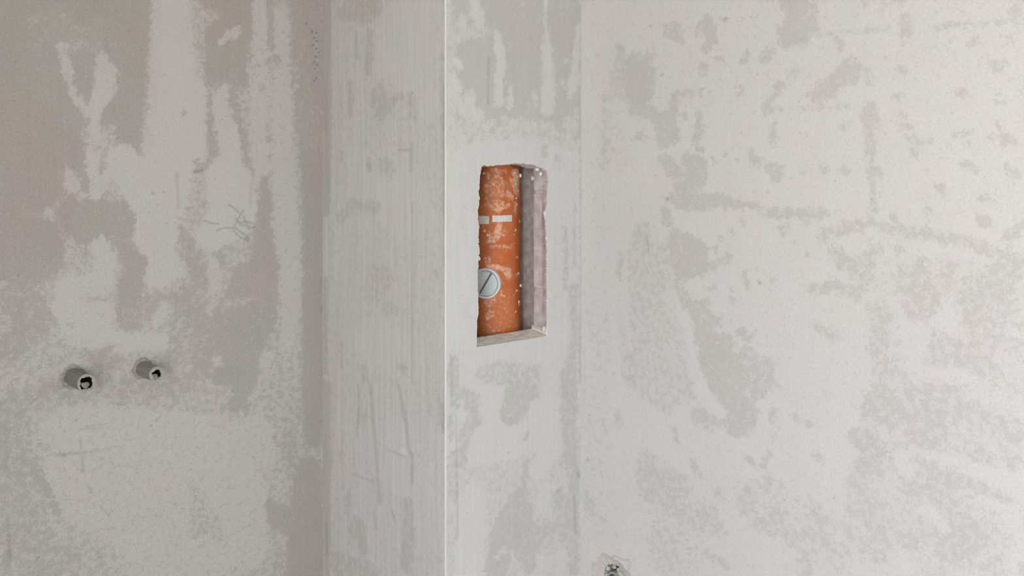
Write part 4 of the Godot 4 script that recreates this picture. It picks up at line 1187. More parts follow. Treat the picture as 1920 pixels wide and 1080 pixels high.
	front.brush(2, -0.35, 1, 0.76, [0.1816, 0.8925, 0.0014])
	front.brush(2, 0.35, 1, 0.78, [0.2539, 0.9807, 0.0019])
	front.brush(2, -0.165, 1, 0.79, [0.3009, 0.9775, 0.0018, 0.2975, 0.776, 0.0018])
	front.brush(2, -0.138, 1, 0.79, [0.3101, 1.0791, 0.002, 0.3101, 0.9973, 0.002])
	front.brush(2, -0.22, 1, 0.71, [0.0083, 0.8187, 0.0041, 0.0055, 0.813, 0.0034])
	front.brush(2, -0.4, 1, 0.72, [0.0154, 0.6631, 0.0018])
	front.brush(2, -0.165, 1, 0.72, [0.0196, 0.7788, 0.0026, 0.014, 0.7071, 0.0026])
	front.brush(2, 0.138, 1, 0.72, [0.028, 0.7806, 0.0026, 0.0266, 0.7202, 0.0026])
	front.brush(2, -0.165, 1, 0.79, [0.2986, 0.7763, 0.0029, 0.2998, 0.7675, 0.0037])
	front.brush(2, 0.5, 1, 0.76, [0.1916, 0.774, 0.0019])
	front.brush(2, -0.193, 1, 0.72, [0.0584, 0.7972, 0.0041, 0.0556, 0.8016, 0.0031])
	front.brush(2, -0.193, 1, 0.75, [0.1421, 0.9099, 0.004, 0.1356, 0.9184, 0.003])
	front.brush(2, 0.22, 1, 0.79, [0.3113, 0.8294, 0.0027, 0.3044, 0.8233, 0.0027])


func stain_right(right: Stains) -> void:
	right.brush(0, 0.86, 1, 0.85, [0.6104, 1.1911, 0.298, 1.0578, 1.2383, 0.3046])
	right.brush(0, 0.78, 1, 0.71, [0.4276, 1.512, 0.03, 0.4276, 0.7117, 0.04])
	right.brush(0, 0.2, 1, 0.73, [0.4999, 1.6193, 0.0075, 0.4986, 1.5882, 0.0098, 0.4853, 1.5449, 0.0144, 0.496, 1.5299, 0.0167])
	right.brush(0, 0.18, 1, 0.74, [0.5353, 1.5863, 0.021, 0.5288, 1.5481, 0.0278, 0.5545, 1.5662, 0.0208, 0.5481, 1.5331, 0.0231, 0.5092, 1.578, 0.0189])
	right.brush(0, 0.43, 1, 0.75, [0.5417, 1.5955, 0.0096, 0.5734, 1.5984, 0.0117])
	right.brush(0, 0.28, 1, 0.72, [0.4622, 1.529, 0.0099, 0.469, 1.516, 0.0064])
	right.brush(0, 0.3, 1, 0.72, [0.4663, 1.5013, 0.0087, 0.4636, 1.452, 0.0099, 0.4568, 1.4124, 0.0088, 0.469, 1.4274, 0.0087])
	right.brush(0, 0.26, 1, 0.75, [0.5353, 1.5047, 0.0142, 0.5672, 1.4993, 0.0117, 0.5859, 1.4895, 0.0106, 0.5921, 1.4706, 0.0072])
	right.brush(0, 0.33, 1, 0.75, [0.5417, 1.4567, 0.0062, 0.5646, 1.4547, 0.005])
	right.brush(0, 0.38, 1, 0.73, [0.496, 1.4373, 0.0052, 0.4973, 1.4276, 0.004])
	right.brush(0, 0.28, 1, 0.72, [0.4554, 1.4005, 0.0064])
	right.brush(0, 0.85, 1, 0.73, [0.4826, 1.5107, 0.0118, 0.496, 1.4958, 0.0078])
	right.brush(0, 0.26, 1, 0.77, [0.6104, 1.4938, 0.0072, 0.6141, 1.4658, 0.0159, 0.6249, 1.4565, 0.0115, 0.6044, 1.4472, 0.0116, 0.6285, 1.5258, 0.0049, 0.6309, 1.4795, 0.0049])
	right.brush(0, 0.33, 1, 0.77, [0.6044, 1.4145, 0.0105, 0.6249, 1.3963, 0.0137, 0.6165, 1.4147, 0.0071])
	right.brush(0, 0.3, 1, 0.79, [0.6581, 1.4153, 0.0135, 0.6813, 1.4066, 0.0133, 0.6698, 1.3837, 0.0198, 0.6464, 1.3693, 0.0157, 0.687, 1.3841, 0.0091])
	right.brush(0, 0.28, 1, 0.79, [0.6813, 1.4925, 0.0069, 0.6836, 1.4654, 0.008, 0.6732, 1.4473, 0.0059])
	right.brush(0, 0.23, 1, 0.80, [0.6995, 1.6492, 0.0101, 0.704, 1.6309, 0.01, 0.7062, 1.6146, 0.01, 0.695, 1.6001, 0.0058])
	right.brush(0, 0.28, 1, 0.79, [0.6813, 1.6327, 0.008, 0.687, 1.6458, 0.0059])
	right.brush(0, 0.33, 1, 0.79, [0.6904, 1.5734, 0.0069, 0.6927, 1.5616, 0.0069])
	right.brush(0, 0.33, 1, 0.77, [0.6165, 1.6469, 0.0104, 0.6345, 1.6409, 0.0082, 0.6405, 1.622, 0.006, 0.608, 1.6336, 0.0061])
	right.brush(0, 0.28, 1, 0.79, [0.6836, 1.5331, 0.0059, 0.6836, 1.5259, 0.0048])
	right.brush(0, 0.38, 1, 0.78, [0.6285, 1.5304, 0.0071, 0.6581, 1.5294, 0.0081])
	right.brush(0, 0.33, 1, 0.78, [0.6511, 1.4894, 0.006])
	right.brush(0, 0.18, 1, 0.79, [0.6813, 1.4337, 0.0059, 0.6881, 1.4338, 0.0048])
	right.brush(0, 0.13, 1, 0.85, [0.8595, 1.6734, 0.0163, 0.876, 1.651, 0.0181, 0.8789, 1.6175, 0.0201, 0.8565, 1.6067, 0.0124, 0.8516, 1.6196, 0.0104])
	right.brush(0, 0.28, 1, 0.87, [0.8952, 1.6492, 0.016, 0.8904, 1.6249, 0.0161, 0.9093, 1.6152, 0.0082])
	right.brush(0, 0.28, 1, 0.84, [0.8215, 1.5879, 0.0095, 0.8113, 1.5774, 0.0066])
	right.brush(0, 0.28, 1, 0.82, [0.7802, 1.5947, 0.0046, 0.7781, 1.5819, 0.0046, 0.7696, 1.5754, 0.0046])
	right.brush(0, 0.38, 1, 0.83, [0.7938, 1.6456, 0.0056])
	right.brush(0, 0.28, 1, 0.81, [0.7372, 1.6487, 0.0057])
	right.brush(0, 0.28, 1, 0.85, [0.8417, 1.5343, 0.0095])
	right.brush(0, 0.33, 1, 0.84, [0.8337, 1.5211, 0.0065, 0.8164, 1.5029, 0.0076, 0.8215, 1.4943, 0.0065])
	right.brush(0, 0.38, 1, 0.84, [0.8266, 1.4984, 0.0035, 0.8476, 1.4979, 0.0035])
	right.brush(0, 0.28, 1, 0.82, [0.7696, 1.5345, 0.0046, 0.7653, 1.5233, 0.0036])
	right.brush(0, 0.33, 1, 0.84, [0.8296, 1.4729, 0.0065, 0.8316, 1.4475, 0.0065])
	right.brush(0, 0.33, 1, 0.83, [0.7886, 1.4301, 0.0056, 0.7959, 1.413, 0.0086, 0.8062, 1.4174, 0.0056])
	right.brush(0, 0.33, 1, 0.84, [0.8266, 1.405, 0.0105, 0.8417, 1.4011, 0.0085, 0.8367, 1.3883, 0.0085])
	right.brush(0, 0.33, 1, 0.80, [0.7129, 1.4179, 0.0037, 0.7141, 1.4117, 0.0037])
	right.brush(0, 0.28, 1, 0.81, [0.7383, 1.4253, 0.0047])
	right.brush(0, 0.38, 1, 0.82, [0.7621, 1.4142, 0.0036])
	right.brush(0, 0.38, 1, 0.80, [0.7207, 1.5852, 0.0058, 0.7329, 1.5818, 0.0047])
	right.brush(0, 0.38, 1, 0.80, [0.7074, 1.5296, 0.0037])
	right.brush(0, 0.38, 1, 0.86, [0.8712, 1.5557, 0.0074, 0.8614, 1.5503, 0.0054])
	right.brush(0, 0.28, 1, 0.80, [0.6249, 1.3482, 0.0104, 0.6523, 1.3438, 0.0135, 0.6813, 1.3433, 0.0144, 0.7207, 1.3486, 0.0121, 0.7589, 1.3441, 0.0088, 0.801, 1.3452, 0.0066])
	right.brush(0, 0.38, 1, 0.85, [0.8113, 1.332, 0.0066, 0.8316, 1.3314, 0.0085, 0.8809, 1.3357, 0.0073, 0.914, 1.3358, 0.0092])
	right.brush(0, 0.33, 1, 0.85, [0.8316, 1.3356, 0.0065, 0.8809, 1.3381, 0.0044])
	right.brush(0, 0.28, 1, 0.77, [0.608, 1.326, 0.0094, 0.6104, 1.3075, 0.0104])
	right.brush(0, 0.33, 1, 0.77, [0.6129, 1.3449, 0.006])
	right.brush(0, 0.22, 1, 0.79, [0.6581, 1.2738, 0.0156, 0.6755, 1.2615, 0.0198, 0.6698, 1.2428, 0.022, 0.687, 1.2353, 0.0133, 0.6523, 1.2322, 0.0221])
	right.brush(0, 0.28, 1, 0.77, [0.6285, 1.2855, 0.0104, 0.6225, 1.2665, 0.0104, 0.6345, 1.2398, 0.0114, 0.6405, 1.2127, 0.0092])
	right.brush(0, 0.48, 1, 0.75, [0.5545, 1.29, 0.0163, 0.5481, 1.2419, 0.0209, 0.5545, 1.1948, 0.0253, 0.5672, 1.1392, 0.0296, 0.5797, 1.0842, 0.0339, 0.6104, 1.0515, 0.0335])
	right.brush(0, 0.48, 1, 0.74, [0.5353, 1.2504, 0.0074, 0.5417, 1.2796, 0.0062])
	right.brush(0, 0.38, 1, 0.73, [0.4999, 1.2379, 0.0063, 0.496, 1.1986, 0.0052])
	right.brush(0, 0.53, 1, 0.76, [0.5223, 1.124, 0.0188, 0.5481, 1.0318, 0.0344, 0.5982, 1.0027, 0.0282, 0.6581, 1.0227, 0.0178])
	right.brush(0, 0.48, 1, 0.76, [0.5859, 1.245, 0.0228, 0.5921, 1.1986, 0.0205])
	right.brush(0, 0.33, 1, 0.79, [0.6321, 1.1981, 0.0071, 0.6581, 1.1688, 0.0113, 0.6813, 1.1624, 0.0155, 0.6927, 1.1458, 0.0175, 0.7207, 1.1494, 0.0089])
	right.brush(0, 0.28, 1, 0.80, [0.6927, 1.1188, 0.0218, 0.7152, 1.1041, 0.0258, 0.7427, 1.117, 0.013])
	right.brush(0, 0.28, 1, 0.81, [0.7152, 1.0774, 0.03, 0.7535, 1.0747, 0.0254, 0.7696, 1.0686, 0.0252, 0.7263, 1.0437, 0.0257])
	right.brush(0, 0.28, 1, 0.82, [0.7481, 1.0255, 0.0233, 0.7749, 1.0087, 0.021, 0.7535, 0.9783, 0.015, 0.7802, 0.988, 0.0128])
	right.brush(0, 0.43, 1, 0.83, [0.7802, 1.1007, 0.0169, 0.8113, 1.0755, 0.0126, 0.801, 1.0481, 0.0188])
	right.brush(0, 0.38, 1, 0.79, [0.7152, 0.9838, 0.0132, 0.6813, 0.9816, 0.0133, 0.6983, 0.9715, 0.0111])
	right.brush(0, 0.97, 1, 0.79, [0.6129, 1.1914, 0.0037, 0.6345, 1.1568, 0.0083, 0.6523, 1.1223, 0.0092, 0.6663, 1.0878, 0.0073, 0.6732, 1.0526, 0.0082, 0.6904, 1.0239, 0.0099, 0.7152, 1.0016, 0.0089, 0.7263, 0.9922, 0.0053])
	right.brush(0, 0.9, 1, 0.74, [0.5092, 1.1902, 0.0039, 0.5118, 1.1226, 0.0058, 0.5249, 1.0761, 0.0039])
	right.brush(0, 0.9, 1, 0.77, [0.6201, 1.0809, 0.0093, 0.6285, 1.0637, 0.0074])
	right.brush(0, 0.28, 1, 0.82, [0.7621, 1.1373, 0.0067, 0.7717, 1.1342, 0.0077, 0.7844, 1.1299, 0.0087])
	right.brush(0, 0.38, 1, 0.83, [0.7969, 1.1437, 0.0046])
	right.brush(0, 0.33, 1, 0.81, [0.7481, 1.2057, 0.0036])
	right.brush(0, 0.33, 1, 0.81, [0.746, 1.2565, 0.0068])
	right.brush(0, 0.33, 1, 0.81, [0.7514, 1.2982, 0.0047])
	right.brush(0, 0.38, 1, 0.80, [0.7129, 1.2421, 0.0079, 0.7372, 1.2487, 0.0047])
	right.brush(0, 0.38, 1, 0.80, [0.7263, 1.2876, 0.0058])
	right.brush(0, 0.33, 1, 0.82, [0.7759, 1.2346, 0.0046, 0.7802, 1.2134, 0.0056])
	right.brush(0, 0.33, 1, 0.83, [0.8041, 1.2193, 0.0036])
	right.brush(0, 0.33, 1, 0.84, [0.8316, 1.2272, 0.0055])
	right.brush(0, 0.33, 1, 0.85, [0.8516, 1.3081, 0.0084])
	right.brush(0, 0.38, 1, 0.86, [0.8712, 1.2885, 0.0054])
	right.brush(0, 0.33, 1, 0.80, [0.7085, 1.2015, 0.0058])
	right.brush(0, 0.38, 1, 0.81, [0.7503, 1.1857, 0.0057])
	right.brush(0, 0.38, 1, 0.79, [0.6983, 1.1807, 0.0058])
	right.brush(0, 0.38, 1, 0.78, [0.6546, 1.1867, 0.0049])
	right.brush(0, 0.38, 1, 0.72, [0.4346, 1.0908, 0.0088, 0.4346, 1.0778, 0.0077])
	right.brush(0, 0.38, 1, 0.84, [0.8215, 1.0943, 0.0126, 0.8062, 1.079, 0.0086])
	right.brush(0, 0.38, 1, 0.84, [0.8266, 1.0696, 0.0085, 0.801, 1.0652, 0.0066])
	right.brush(0, 0.38, 1, 0.82, [0.7717, 1.3169, 0.0067])
	right.brush(0, 0.38, 1, 0.80, [0.7185, 1.2693, 0.0068])
	right.brush(0, 0.58, 0.6, 0.98, [1.0496, 1.2374, 0.0459, 1.1727, 1.2361, 0.0503, 1.2082, 1.1415, 0.0423])
	right.brush(0, 0.6, 0.65, 0.95, [1.0247, 1.1884, 0.0232, 1.0247, 1.0336, 0.0387, 1.1208, 1.0679, 0.0516, 1.1942, 1.054, 0.0355])
	right.brush(0, 0.58, 0.65, 0.94, [1.0078, 0.9677, 0.039, 0.9906, 0.8692, 0.0393, 1.1054, 0.946, 0.052, 1.1582, 0.9161, 0.0434, 1.0739, 0.8472, 0.0302])
	right.brush(0, 0.62, 0.6, 0.86, [0.7802, 0.8797, 0.026, 0.8316, 0.8586, 0.0381, 0.9093, 0.8465, 0.0409, 0.9371, 0.8058, 0.0323])
	right.brush(0, 0.6, 0.6, 0.76, [0.5672, 1.2245, 0.0379, 0.5859, 1.1133, 0.047, 0.6104, 1.0422, 0.0466])
	right.brush(0, 0.62, 0.7, 0.77, [0.5921, 0.8515, 0.0422, 0.6464, 0.8096, 0.0459, 0.6225, 0.7199, 0.0463])
	right.brush(0, 0.68, 0.7, 0.71, [0.4276, 1.1118, 0.025, 0.4416, 0.9146, 0.0249, 0.4276, 0.7117, 0.03])
	right.brush(0, 0.66, 0.6, 0.73, [0.469, 1.5898, 0.0295, 0.4826, 1.4128, 0.0294])
	right.brush(0, 0.53, 1, 0.90, [0.8999, 1.6118, 0.0034, 0.9818, 1.6104, 0.0033, 1.0247, 1.6087, 0.0041])
	right.brush(0, 0.48, 1, 0.98, [1.0898, 1.6059, 0.0031, 1.1131, 1.607, 0.0048, 1.1321, 1.6091, 0.0056, 1.1434, 1.606, 0.0047, 1.1727, 1.6072, 0.003, 1.2116, 1.6075, 0.0046])
	right.brush(0, 0.43, 1, 0.94, [1.0537, 1.627, 0.0059, 1.0561, 1.6078, 0.0112, 1.0578, 1.5962, 0.0058])
	right.brush(0, 0.48, 1, 1.02, [1.2116, 1.6237, 0.0104, 1.2151, 1.6058, 0.007])
	right.brush(0, 0.43, 1, 0.89, [0.9462, 1.5963, 0.009, 0.9507, 1.5896, 0.0071])
	right.brush(0, 0.43, 1, 0.93, [1.0496, 1.5471, 0.0086])
	right.brush(0, 0.48, 1, 0.93, [1.0438, 1.5113, 0.0077])
	right.brush(0, 0.48, 1, 0.93, [1.0496, 1.4859, 0.0068])
	right.brush(0, 0.48, 1, 0.94, [1.0496, 1.4691, 0.0059, 1.0594, 1.4683, 0.0058])
	right.brush(0, 0.38, 1, 0.98, [1.1478, 1.5824, 0.0047, 1.1545, 1.5834, 0.0056])
	right.brush(0, 0.48, 1, 1.01, [1.2012, 1.5808, 0.0054, 1.2068, 1.579, 0.0038])
	right.brush(0, 0.4, 1, 1.00, [1.1799, 1.5501, 0.0072, 1.1913, 1.5481, 0.0071])
	right.brush(0, 0.4, 1, 0.98, [1.1336, 1.5145, 0.0065, 1.1419, 1.5113, 0.0065])
	right.brush(0, 0.48, 1, 1.00, [1.1835, 1.4993, 0.0046, 1.1942, 1.4968, 0.0029])
	right.brush(0, 0.38, 1, 1.00, [1.1856, 1.4707, 0.0046, 1.1892, 1.4671, 0.0046])
	right.brush(0, 0.43, 1, 0.98, [1.1284, 1.4588, 0.0074, 1.1471, 1.4587, 0.0047])
	right.brush(0, 0.43, 1, 1.01, [1.1727, 1.4543, 0.003, 1.2012, 1.45, 0.0071, 1.2082, 1.4479, 0.0071])
	right.brush(0, 0.43, 1, 0.94, [1.0578, 1.4553, 0.0049, 1.0699, 1.45, 0.0076, 1.0779, 1.444, 0.0058, 1.0683, 1.4326, 0.0085])
	right.brush(0, 0.43, 1, 0.95, [1.0937, 1.45, 0.0066])
	right.brush(0, 0.48, 1, 0.97, [1.1192, 1.4397, 0.0048])
	right.brush(0, 0.48, 1, 0.98, [1.1493, 1.4442, 0.0056])
	right.brush(0, 0.43, 1, 0.98, [1.1396, 1.4164, 0.0039, 1.1508, 1.4115, 0.0073, 1.1582, 1.408, 0.0047])
	right.brush(0, 0.43, 1, 1.01, [1.1998, 1.4125, 0.0038, 1.2068, 1.4077, 0.0071, 1.2116, 1.4036, 0.0037])
	right.brush(0, 0.43, 1, 0.96, [1.1031, 1.3845, 0.0066, 1.1092, 1.3803, 0.0057])
	right.brush(0, 0.43, 1, 0.88, [0.9233, 1.4045, 0.0082])
	right.brush(0, 0.43, 1, 0.89, [0.9597, 1.4037, 0.008])
	right.brush(0, 0.48, 1, 0.86, [0.8885, 1.3996, 0.0054])
	right.brush(0, 0.48, 1, 0.89, [0.9552, 1.47, 0.0061, 0.9642, 1.4699, 0.0052])
	right.brush(0, 0.48, 1, 0.87, [0.8923, 1.4533, 0.0034])
	right.brush(0, 0.48, 1, 0.92, [1.0146, 1.4687, 0.0051])
	right.brush(0, 0.43, 1, 0.93, [1.0247, 1.6489, 0.0059, 1.0455, 1.6477, 0.0077])
	right.brush(0, 0.48, 1, 0.91, [0.9862, 1.6472, 0.0051, 0.9906, 1.6483, 0.0042])
	right.brush(0, 0.48, 1, 0.92, [1.018, 1.6302, 0.006])
	right.brush(0, 0.48, 1, 0.88, [0.9187, 1.6128, 0.0053, 0.9325, 1.6118, 0.0053])
	right.brush(0, 0.3, 1, 0.89, [0.8952, 1.5175, 0.0054, 0.914, 1.5185, 0.012, 0.9279, 1.5246, 0.0139, 0.9417, 1.5362, 0.0119, 0.957, 1.5476, 0.0137, 0.9686, 1.555, 0.0136, 0.9642, 1.5648, 0.008, 0.973, 1.5429, 0.0098])
	right.brush(0, 0.48, 1, 0.88, [0.8809, 1.4997, 0.0034, 0.9371, 1.4976, 0.0043, 0.9597, 1.4995, 0.0052])
	right.brush(0, 0.48, 1, 0.91, [0.9975, 1.5496, 0.0088, 1.0009, 1.5338, 0.006])
	right.brush(0, 0.38, 1, 0.91, [0.9992, 1.4947, 0.0125, 0.9992, 1.479, 0.0116, 0.9975, 1.4673, 0.0079])
	right.brush(0, 0.4, 1, 0.91, [0.9975, 1.4594, 0.0079, 1.0009, 1.4398, 0.0088, 0.9992, 1.4281, 0.0051])
	right.brush(0, 0.43, 1, 0.91, [1.0026, 1.4164, 0.0088, 1.0061, 1.4008, 0.0106, 1.0052, 1.3851, 0.006, 1.0061, 1.3539, 0.006])
	right.brush(0, 0.4, 1, 0.89, [0.9187, 1.301, 0.0082, 0.9261, 1.3096, 0.0081, 0.9507, 1.3153, 0.0081, 0.9906, 1.3217, 0.006])
	right.brush(0, 0.43, 1, 0.91, [0.9642, 1.3257, 0.0052, 0.9992, 1.3301, 0.0051, 1.0163, 1.3233, 0.0078])
	right.brush(0, 0.4, 1, 0.97, [1.0205, 1.3236, 0.0078, 1.0578, 1.3205, 0.0076, 1.0898, 1.3181, 0.0084, 1.1054, 1.314, 0.0092, 1.1359, 1.3109, 0.0073, 1.1582, 1.3068, 0.0098, 1.1799, 1.2998, 0.008, 1.2012, 1.2959, 0.0088, 1.2254, 1.2944, 0.0136])
	right.brush(0, 0.43, 1, 0.90, [0.9233, 1.2932, 0.0062, 0.9417, 1.2784, 0.009, 0.9552, 1.2675, 0.0137, 0.973, 1.2611, 0.0136, 0.9862, 1.2584, 0.0135, 0.9992, 1.2674, 0.0116])
	right.brush(0, 0.48, 1, 0.91, [0.9949, 1.2827, 0.006, 1.012, 1.288, 0.0078, 0.9992, 1.2987, 0.0051])
	right.brush(0, 0.38, 1, 0.88, [0.8952, 1.2187, 0.0063, 0.9233, 1.2241, 0.0091, 0.9371, 1.2337, 0.0081])
	right.brush(0, 0.48, 1, 0.90, [0.9507, 1.227, 0.0118, 0.9774, 1.2219, 0.0117, 0.9906, 1.2391, 0.0098])
	right.brush(0, 0.4, 1, 0.88, [0.9093, 1.3371, 0.0082, 0.9233, 1.3395, 0.0062])
	right.brush(0, 0.43, 1, 0.87, [0.8904, 1.3279, 0.0083])
	right.brush(0, 0.38, 1, 0.93, [1.0372, 1.3377, 0.0059, 1.0414, 1.3287, 0.0059])
	right.brush(0, 0.43, 1, 0.93, [1.0414, 1.2965, 0.0077, 1.0455, 1.2922, 0.0077])
	right.brush(0, 0.38, 1, 0.99, [1.1618, 1.3417, 0.0072, 1.1713, 1.3394, 0.0081, 1.1763, 1.3368, 0.0047])
	right.brush(0, 0.38, 1, 0.99, [1.1655, 1.3707, 0.0064, 1.1727, 1.3689, 0.0055])
	right.brush(0, 0.48, 1, 0.95, [1.0882, 1.3503, 0.0058])
	right.brush(0, 0.43, 1, 1.01, [1.2012, 1.3206, 0.0104, 1.2151, 1.3356, 0.007])
	right.brush(0, 0.43, 1, 0.96, [1.1131, 1.376, 0.0074])
	right.brush(0, 0.48, 1, 0.91, [1.0078, 1.3501, 0.0069, 0.9992, 1.3419, 0.0079])
	right.brush(0, 0.48, 1, 0.87, [0.8923, 1.272, 0.0044])
	right.brush(0, 0.43, 1, 0.94, [1.0779, 1.2781, 0.0085, 1.0803, 1.2633, 0.0111, 1.0699, 1.2472, 0.0237, 1.0858, 1.23, 0.0217, 1.0739, 1.2136, 0.0183, 1.0496, 1.2527, 0.0113])
	right.brush(0, 0.48, 1, 0.96, [1.1169, 1.2741, 0.0109, 1.1131, 1.2515, 0.0074])
	right.brush(0, 0.43, 1, 1.00, [1.1655, 1.2569, 0.014, 1.1871, 1.2662, 0.0172, 1.2082, 1.2823, 0.017])
	right.brush(0, 0.43, 1, 0.99, [1.1434, 1.2328, 0.0125, 1.1582, 1.2272, 0.0209, 1.1871, 1.2377, 0.0206, 1.1508, 1.2045, 0.0107])
	right.brush(0, 0.53, 1, 1.01, [1.1942, 1.2101, 0.0256, 1.1799, 1.194, 0.0173, 1.2082, 1.1837, 0.017])
	right.brush(0, 0.48, 1, 0.92, [1.0078, 1.2018, 0.0115, 1.0163, 1.1912, 0.0133, 1.0163, 1.1718, 0.0133, 1.0078, 1.1394, 0.0115])
	right.brush(0, 0.48, 1, 0.96, [1.1054, 1.169, 0.018, 1.1284, 1.1576, 0.0178, 1.0976, 1.1455, 0.0145])
	right.brush(0, 0.48, 1, 0.99, [1.1655, 1.1776, 0.014, 1.1508, 1.1537, 0.0176, 1.1727, 1.1427, 0.0174])
	right.brush(0, 0.48, 1, 0.93, [1.0205, 1.118, 0.0151, 1.0496, 1.1151, 0.0095])
	right.brush(0, 0.48, 1, 0.87, [0.9093, 1.1654, 0.0082, 0.9187, 1.1585, 0.0063])
	right.brush(0, 0.48, 1, 0.89, [0.9371, 1.1529, 0.0119, 0.9507, 1.1548, 0.0062])
	right.brush(0, 0.9, 1, 0.96, [1.1169, 1.1965, 0.0148, 1.1131, 1.2219, 0.0059])
	right.brush(0, 0.85, 1, 1.01, [1.2082, 1.1978, 0.007])
	right.brush(0, 0.4, 1, 0.92, [0.9949, 1.0511, 0.0134, 1.0078, 1.0652, 0.0152, 1.0205, 1.0793, 0.0151, 1.0247, 1.0529, 0.0187, 1.0496, 1.0654, 0.0149])
	right.brush(0, 0.4, 1, 0.95, [1.0819, 1.0678, 0.0147, 1.1054, 1.0761, 0.0162, 1.0739, 1.0361, 0.0183, 1.0937, 1.0327, 0.0163, 1.1131, 1.0405, 0.0092])
	right.brush(0, 0.48, 1, 0.98, [1.1359, 1.0782, 0.0143, 1.1582, 1.0789, 0.0124])
	right.brush(0, 0.48, 1, 0.95, [1.0578, 1.0936, 0.013, 1.1284, 1.0988, 0.0126])
	right.brush(0, 0.48, 1, 1.01, [1.1799, 1.076, 0.0122, 1.1977, 1.0618, 0.0155, 1.2151, 1.0689, 0.0153])
	right.brush(0, 0.4, 1, 0.91, [0.9774, 1.0081, 0.0136, 0.9949, 1.0039, 0.0172, 1.012, 0.9921, 0.017, 0.9992, 0.9735, 0.0153, 0.9818, 0.9537, 0.0135])
	right.brush(0, 0.48, 1, 0.91, [0.973, 0.9357, 0.0136, 0.9906, 0.9243, 0.0153, 1.0078, 0.9053, 0.0152, 1.0205, 0.897, 0.0114])
	right.brush(0, 0.48, 1, 0.91, [0.9686, 0.9028, 0.0099, 1.0163, 0.8764, 0.0133, 1.0078, 0.8506, 0.0189])
	right.brush(0, 0.4, 1, 0.96, [1.0739, 0.9945, 0.0076, 1.0858, 0.986, 0.0129, 1.1092, 0.9803, 0.0127, 1.1284, 0.9849, 0.0108])
	right.brush(0, 0.43, 1, 0.95, [1.0578, 0.9528, 0.0112, 1.0898, 0.9569, 0.0128, 1.1208, 0.9536, 0.0144])
	right.brush(0, 0.4, 1, 1.00, [1.1434, 0.9849, 0.0082, 1.1655, 0.9816, 0.0081, 1.1871, 0.9755, 0.0072, 1.2047, 0.9743, 0.0038])
	right.brush(0, 0.43, 1, 0.99, [1.1508, 1.023, 0.0073, 1.1655, 1.0227, 0.0106, 1.1763, 1.0201, 0.0072])
	right.brush(0, 0.43, 1, 1.01, [1.2047, 1.0244, 0.0121])
	right.brush(0, 0.4, 1, 0.97, [1.1359, 0.9209, 0.0194, 1.1582, 0.9161, 0.0158, 1.1284, 0.8857, 0.0195, 1.1131, 0.8961, 0.0127])
	right.brush(0, 0.48, 1, 0.94, [1.0496, 0.8819, 0.0113, 1.0659, 0.8827, 0.013, 1.0898, 0.9045, 0.0075])
	right.brush(0, 0.48, 1, 0.96, [1.1054, 0.8716, 0.0092])
	right.brush(0, 0.43, 1, 0.86, [0.8904, 0.7999, 0.0122, 0.8885, 0.7787, 0.0102])
	right.brush(0, 0.43, 1, 0.87, [0.8952, 0.8425, 0.0092, 0.9093, 0.8424, 0.0121, 0.9233, 0.8504, 0.0082])
	right.brush(0, 0.48, 1, 0.90, [0.9597, 0.8686, 0.008, 0.9686, 0.8551, 0.008])
	right.brush(0, 0.48, 1, 0.87, [0.9093, 0.8833, 0.0121, 0.9233, 0.8707, 0.0091, 0.8999, 0.8644, 0.0092])
	right.brush(0, 0.43, 1, 0.87, [0.8857, 1.0118, 0.0054, 0.898, 1.0127, 0.0063])
	right.brush(0, 0.48, 1, 0.87, [0.9093, 0.9651, 0.0063, 0.9187, 0.9615, 0.0063])
	right.brush(0, 0.48, 1, 0.88, [0.9325, 0.8328, 0.01, 0.9462, 0.8247, 0.0119])
	right.brush(0, 0.48, 1, 1.00, [1.1871, 0.8815, 0.0122, 1.1727, 0.8699, 0.0089])
	right.brush(0, 0.48, 1, 1.02, [1.222, 0.885, 0.0103])
	right.brush(0, 0.9, 1, 0.96, [1.0819, 0.9286, 0.0075, 1.1054, 0.9199, 0.0074, 1.1131, 0.9146, 0.0059])
	right.brush(0, 0.9, 1, 0.94, [1.0496, 0.9928, 0.0107, 1.0578, 0.9794, 0.0091])
	right.brush(0, 0.85, 1, 0.94, [1.0578, 0.8423, 0.0152, 1.0496, 0.8552, 0.0092])
	right.brush(0, 0.43, 1, 0.76, [0.5672, 0.8834, 0.014, 0.5608, 0.8534, 0.0163, 0.5672, 0.8265, 0.0185, 0.5921, 0.8468, 0.0227, 0.6345, 0.8526, 0.0201, 0.6464, 0.8692, 0.007])
	right.brush(0, 0.48, 1, 0.79, [0.6225, 0.8125, 0.018, 0.6581, 0.8036, 0.0221, 0.704, 0.8069, 0.0153, 0.7263, 0.8041, 0.011])
	right.brush(0, 0.53, 1, 0.76, [0.5982, 0.7594, 0.0226, 0.6104, 0.7163, 0.0225, 0.5859, 0.7278, 0.0161])
	right.brush(0, 0.38, 1, 0.79, [0.6651, 0.9019, 0.0038, 0.6755, 0.888, 0.0059, 0.6881, 0.8783, 0.0037])
	right.brush(0, 0.4, 1, 0.80, [0.6961, 0.7554, 0.0058, 0.7152, 0.7494, 0.0079, 0.7372, 0.7471, 0.0078])
	right.brush(0, 0.43, 1, 0.73, [0.4933, 0.9525, 0.0052, 0.496, 0.9306, 0.0063])
	right.brush(0, 0.48, 1, 0.72, [0.4622, 0.907, 0.0053])
	right.brush(0, 0.43, 1, 0.77, [0.6285, 0.9528, 0.0049, 0.6309, 0.9302, 0.0049])
	right.brush(0, 0.48, 1, 0.76, [0.6044, 0.9805, 0.0072])
	right.brush(0, 0.43, 1, 0.79, [0.6813, 0.9726, 0.0048])
	right.brush(0, 0.43, 1, 0.84, [0.8316, 1.0196, 0.0065, 0.8266, 1.0017, 0.0055])
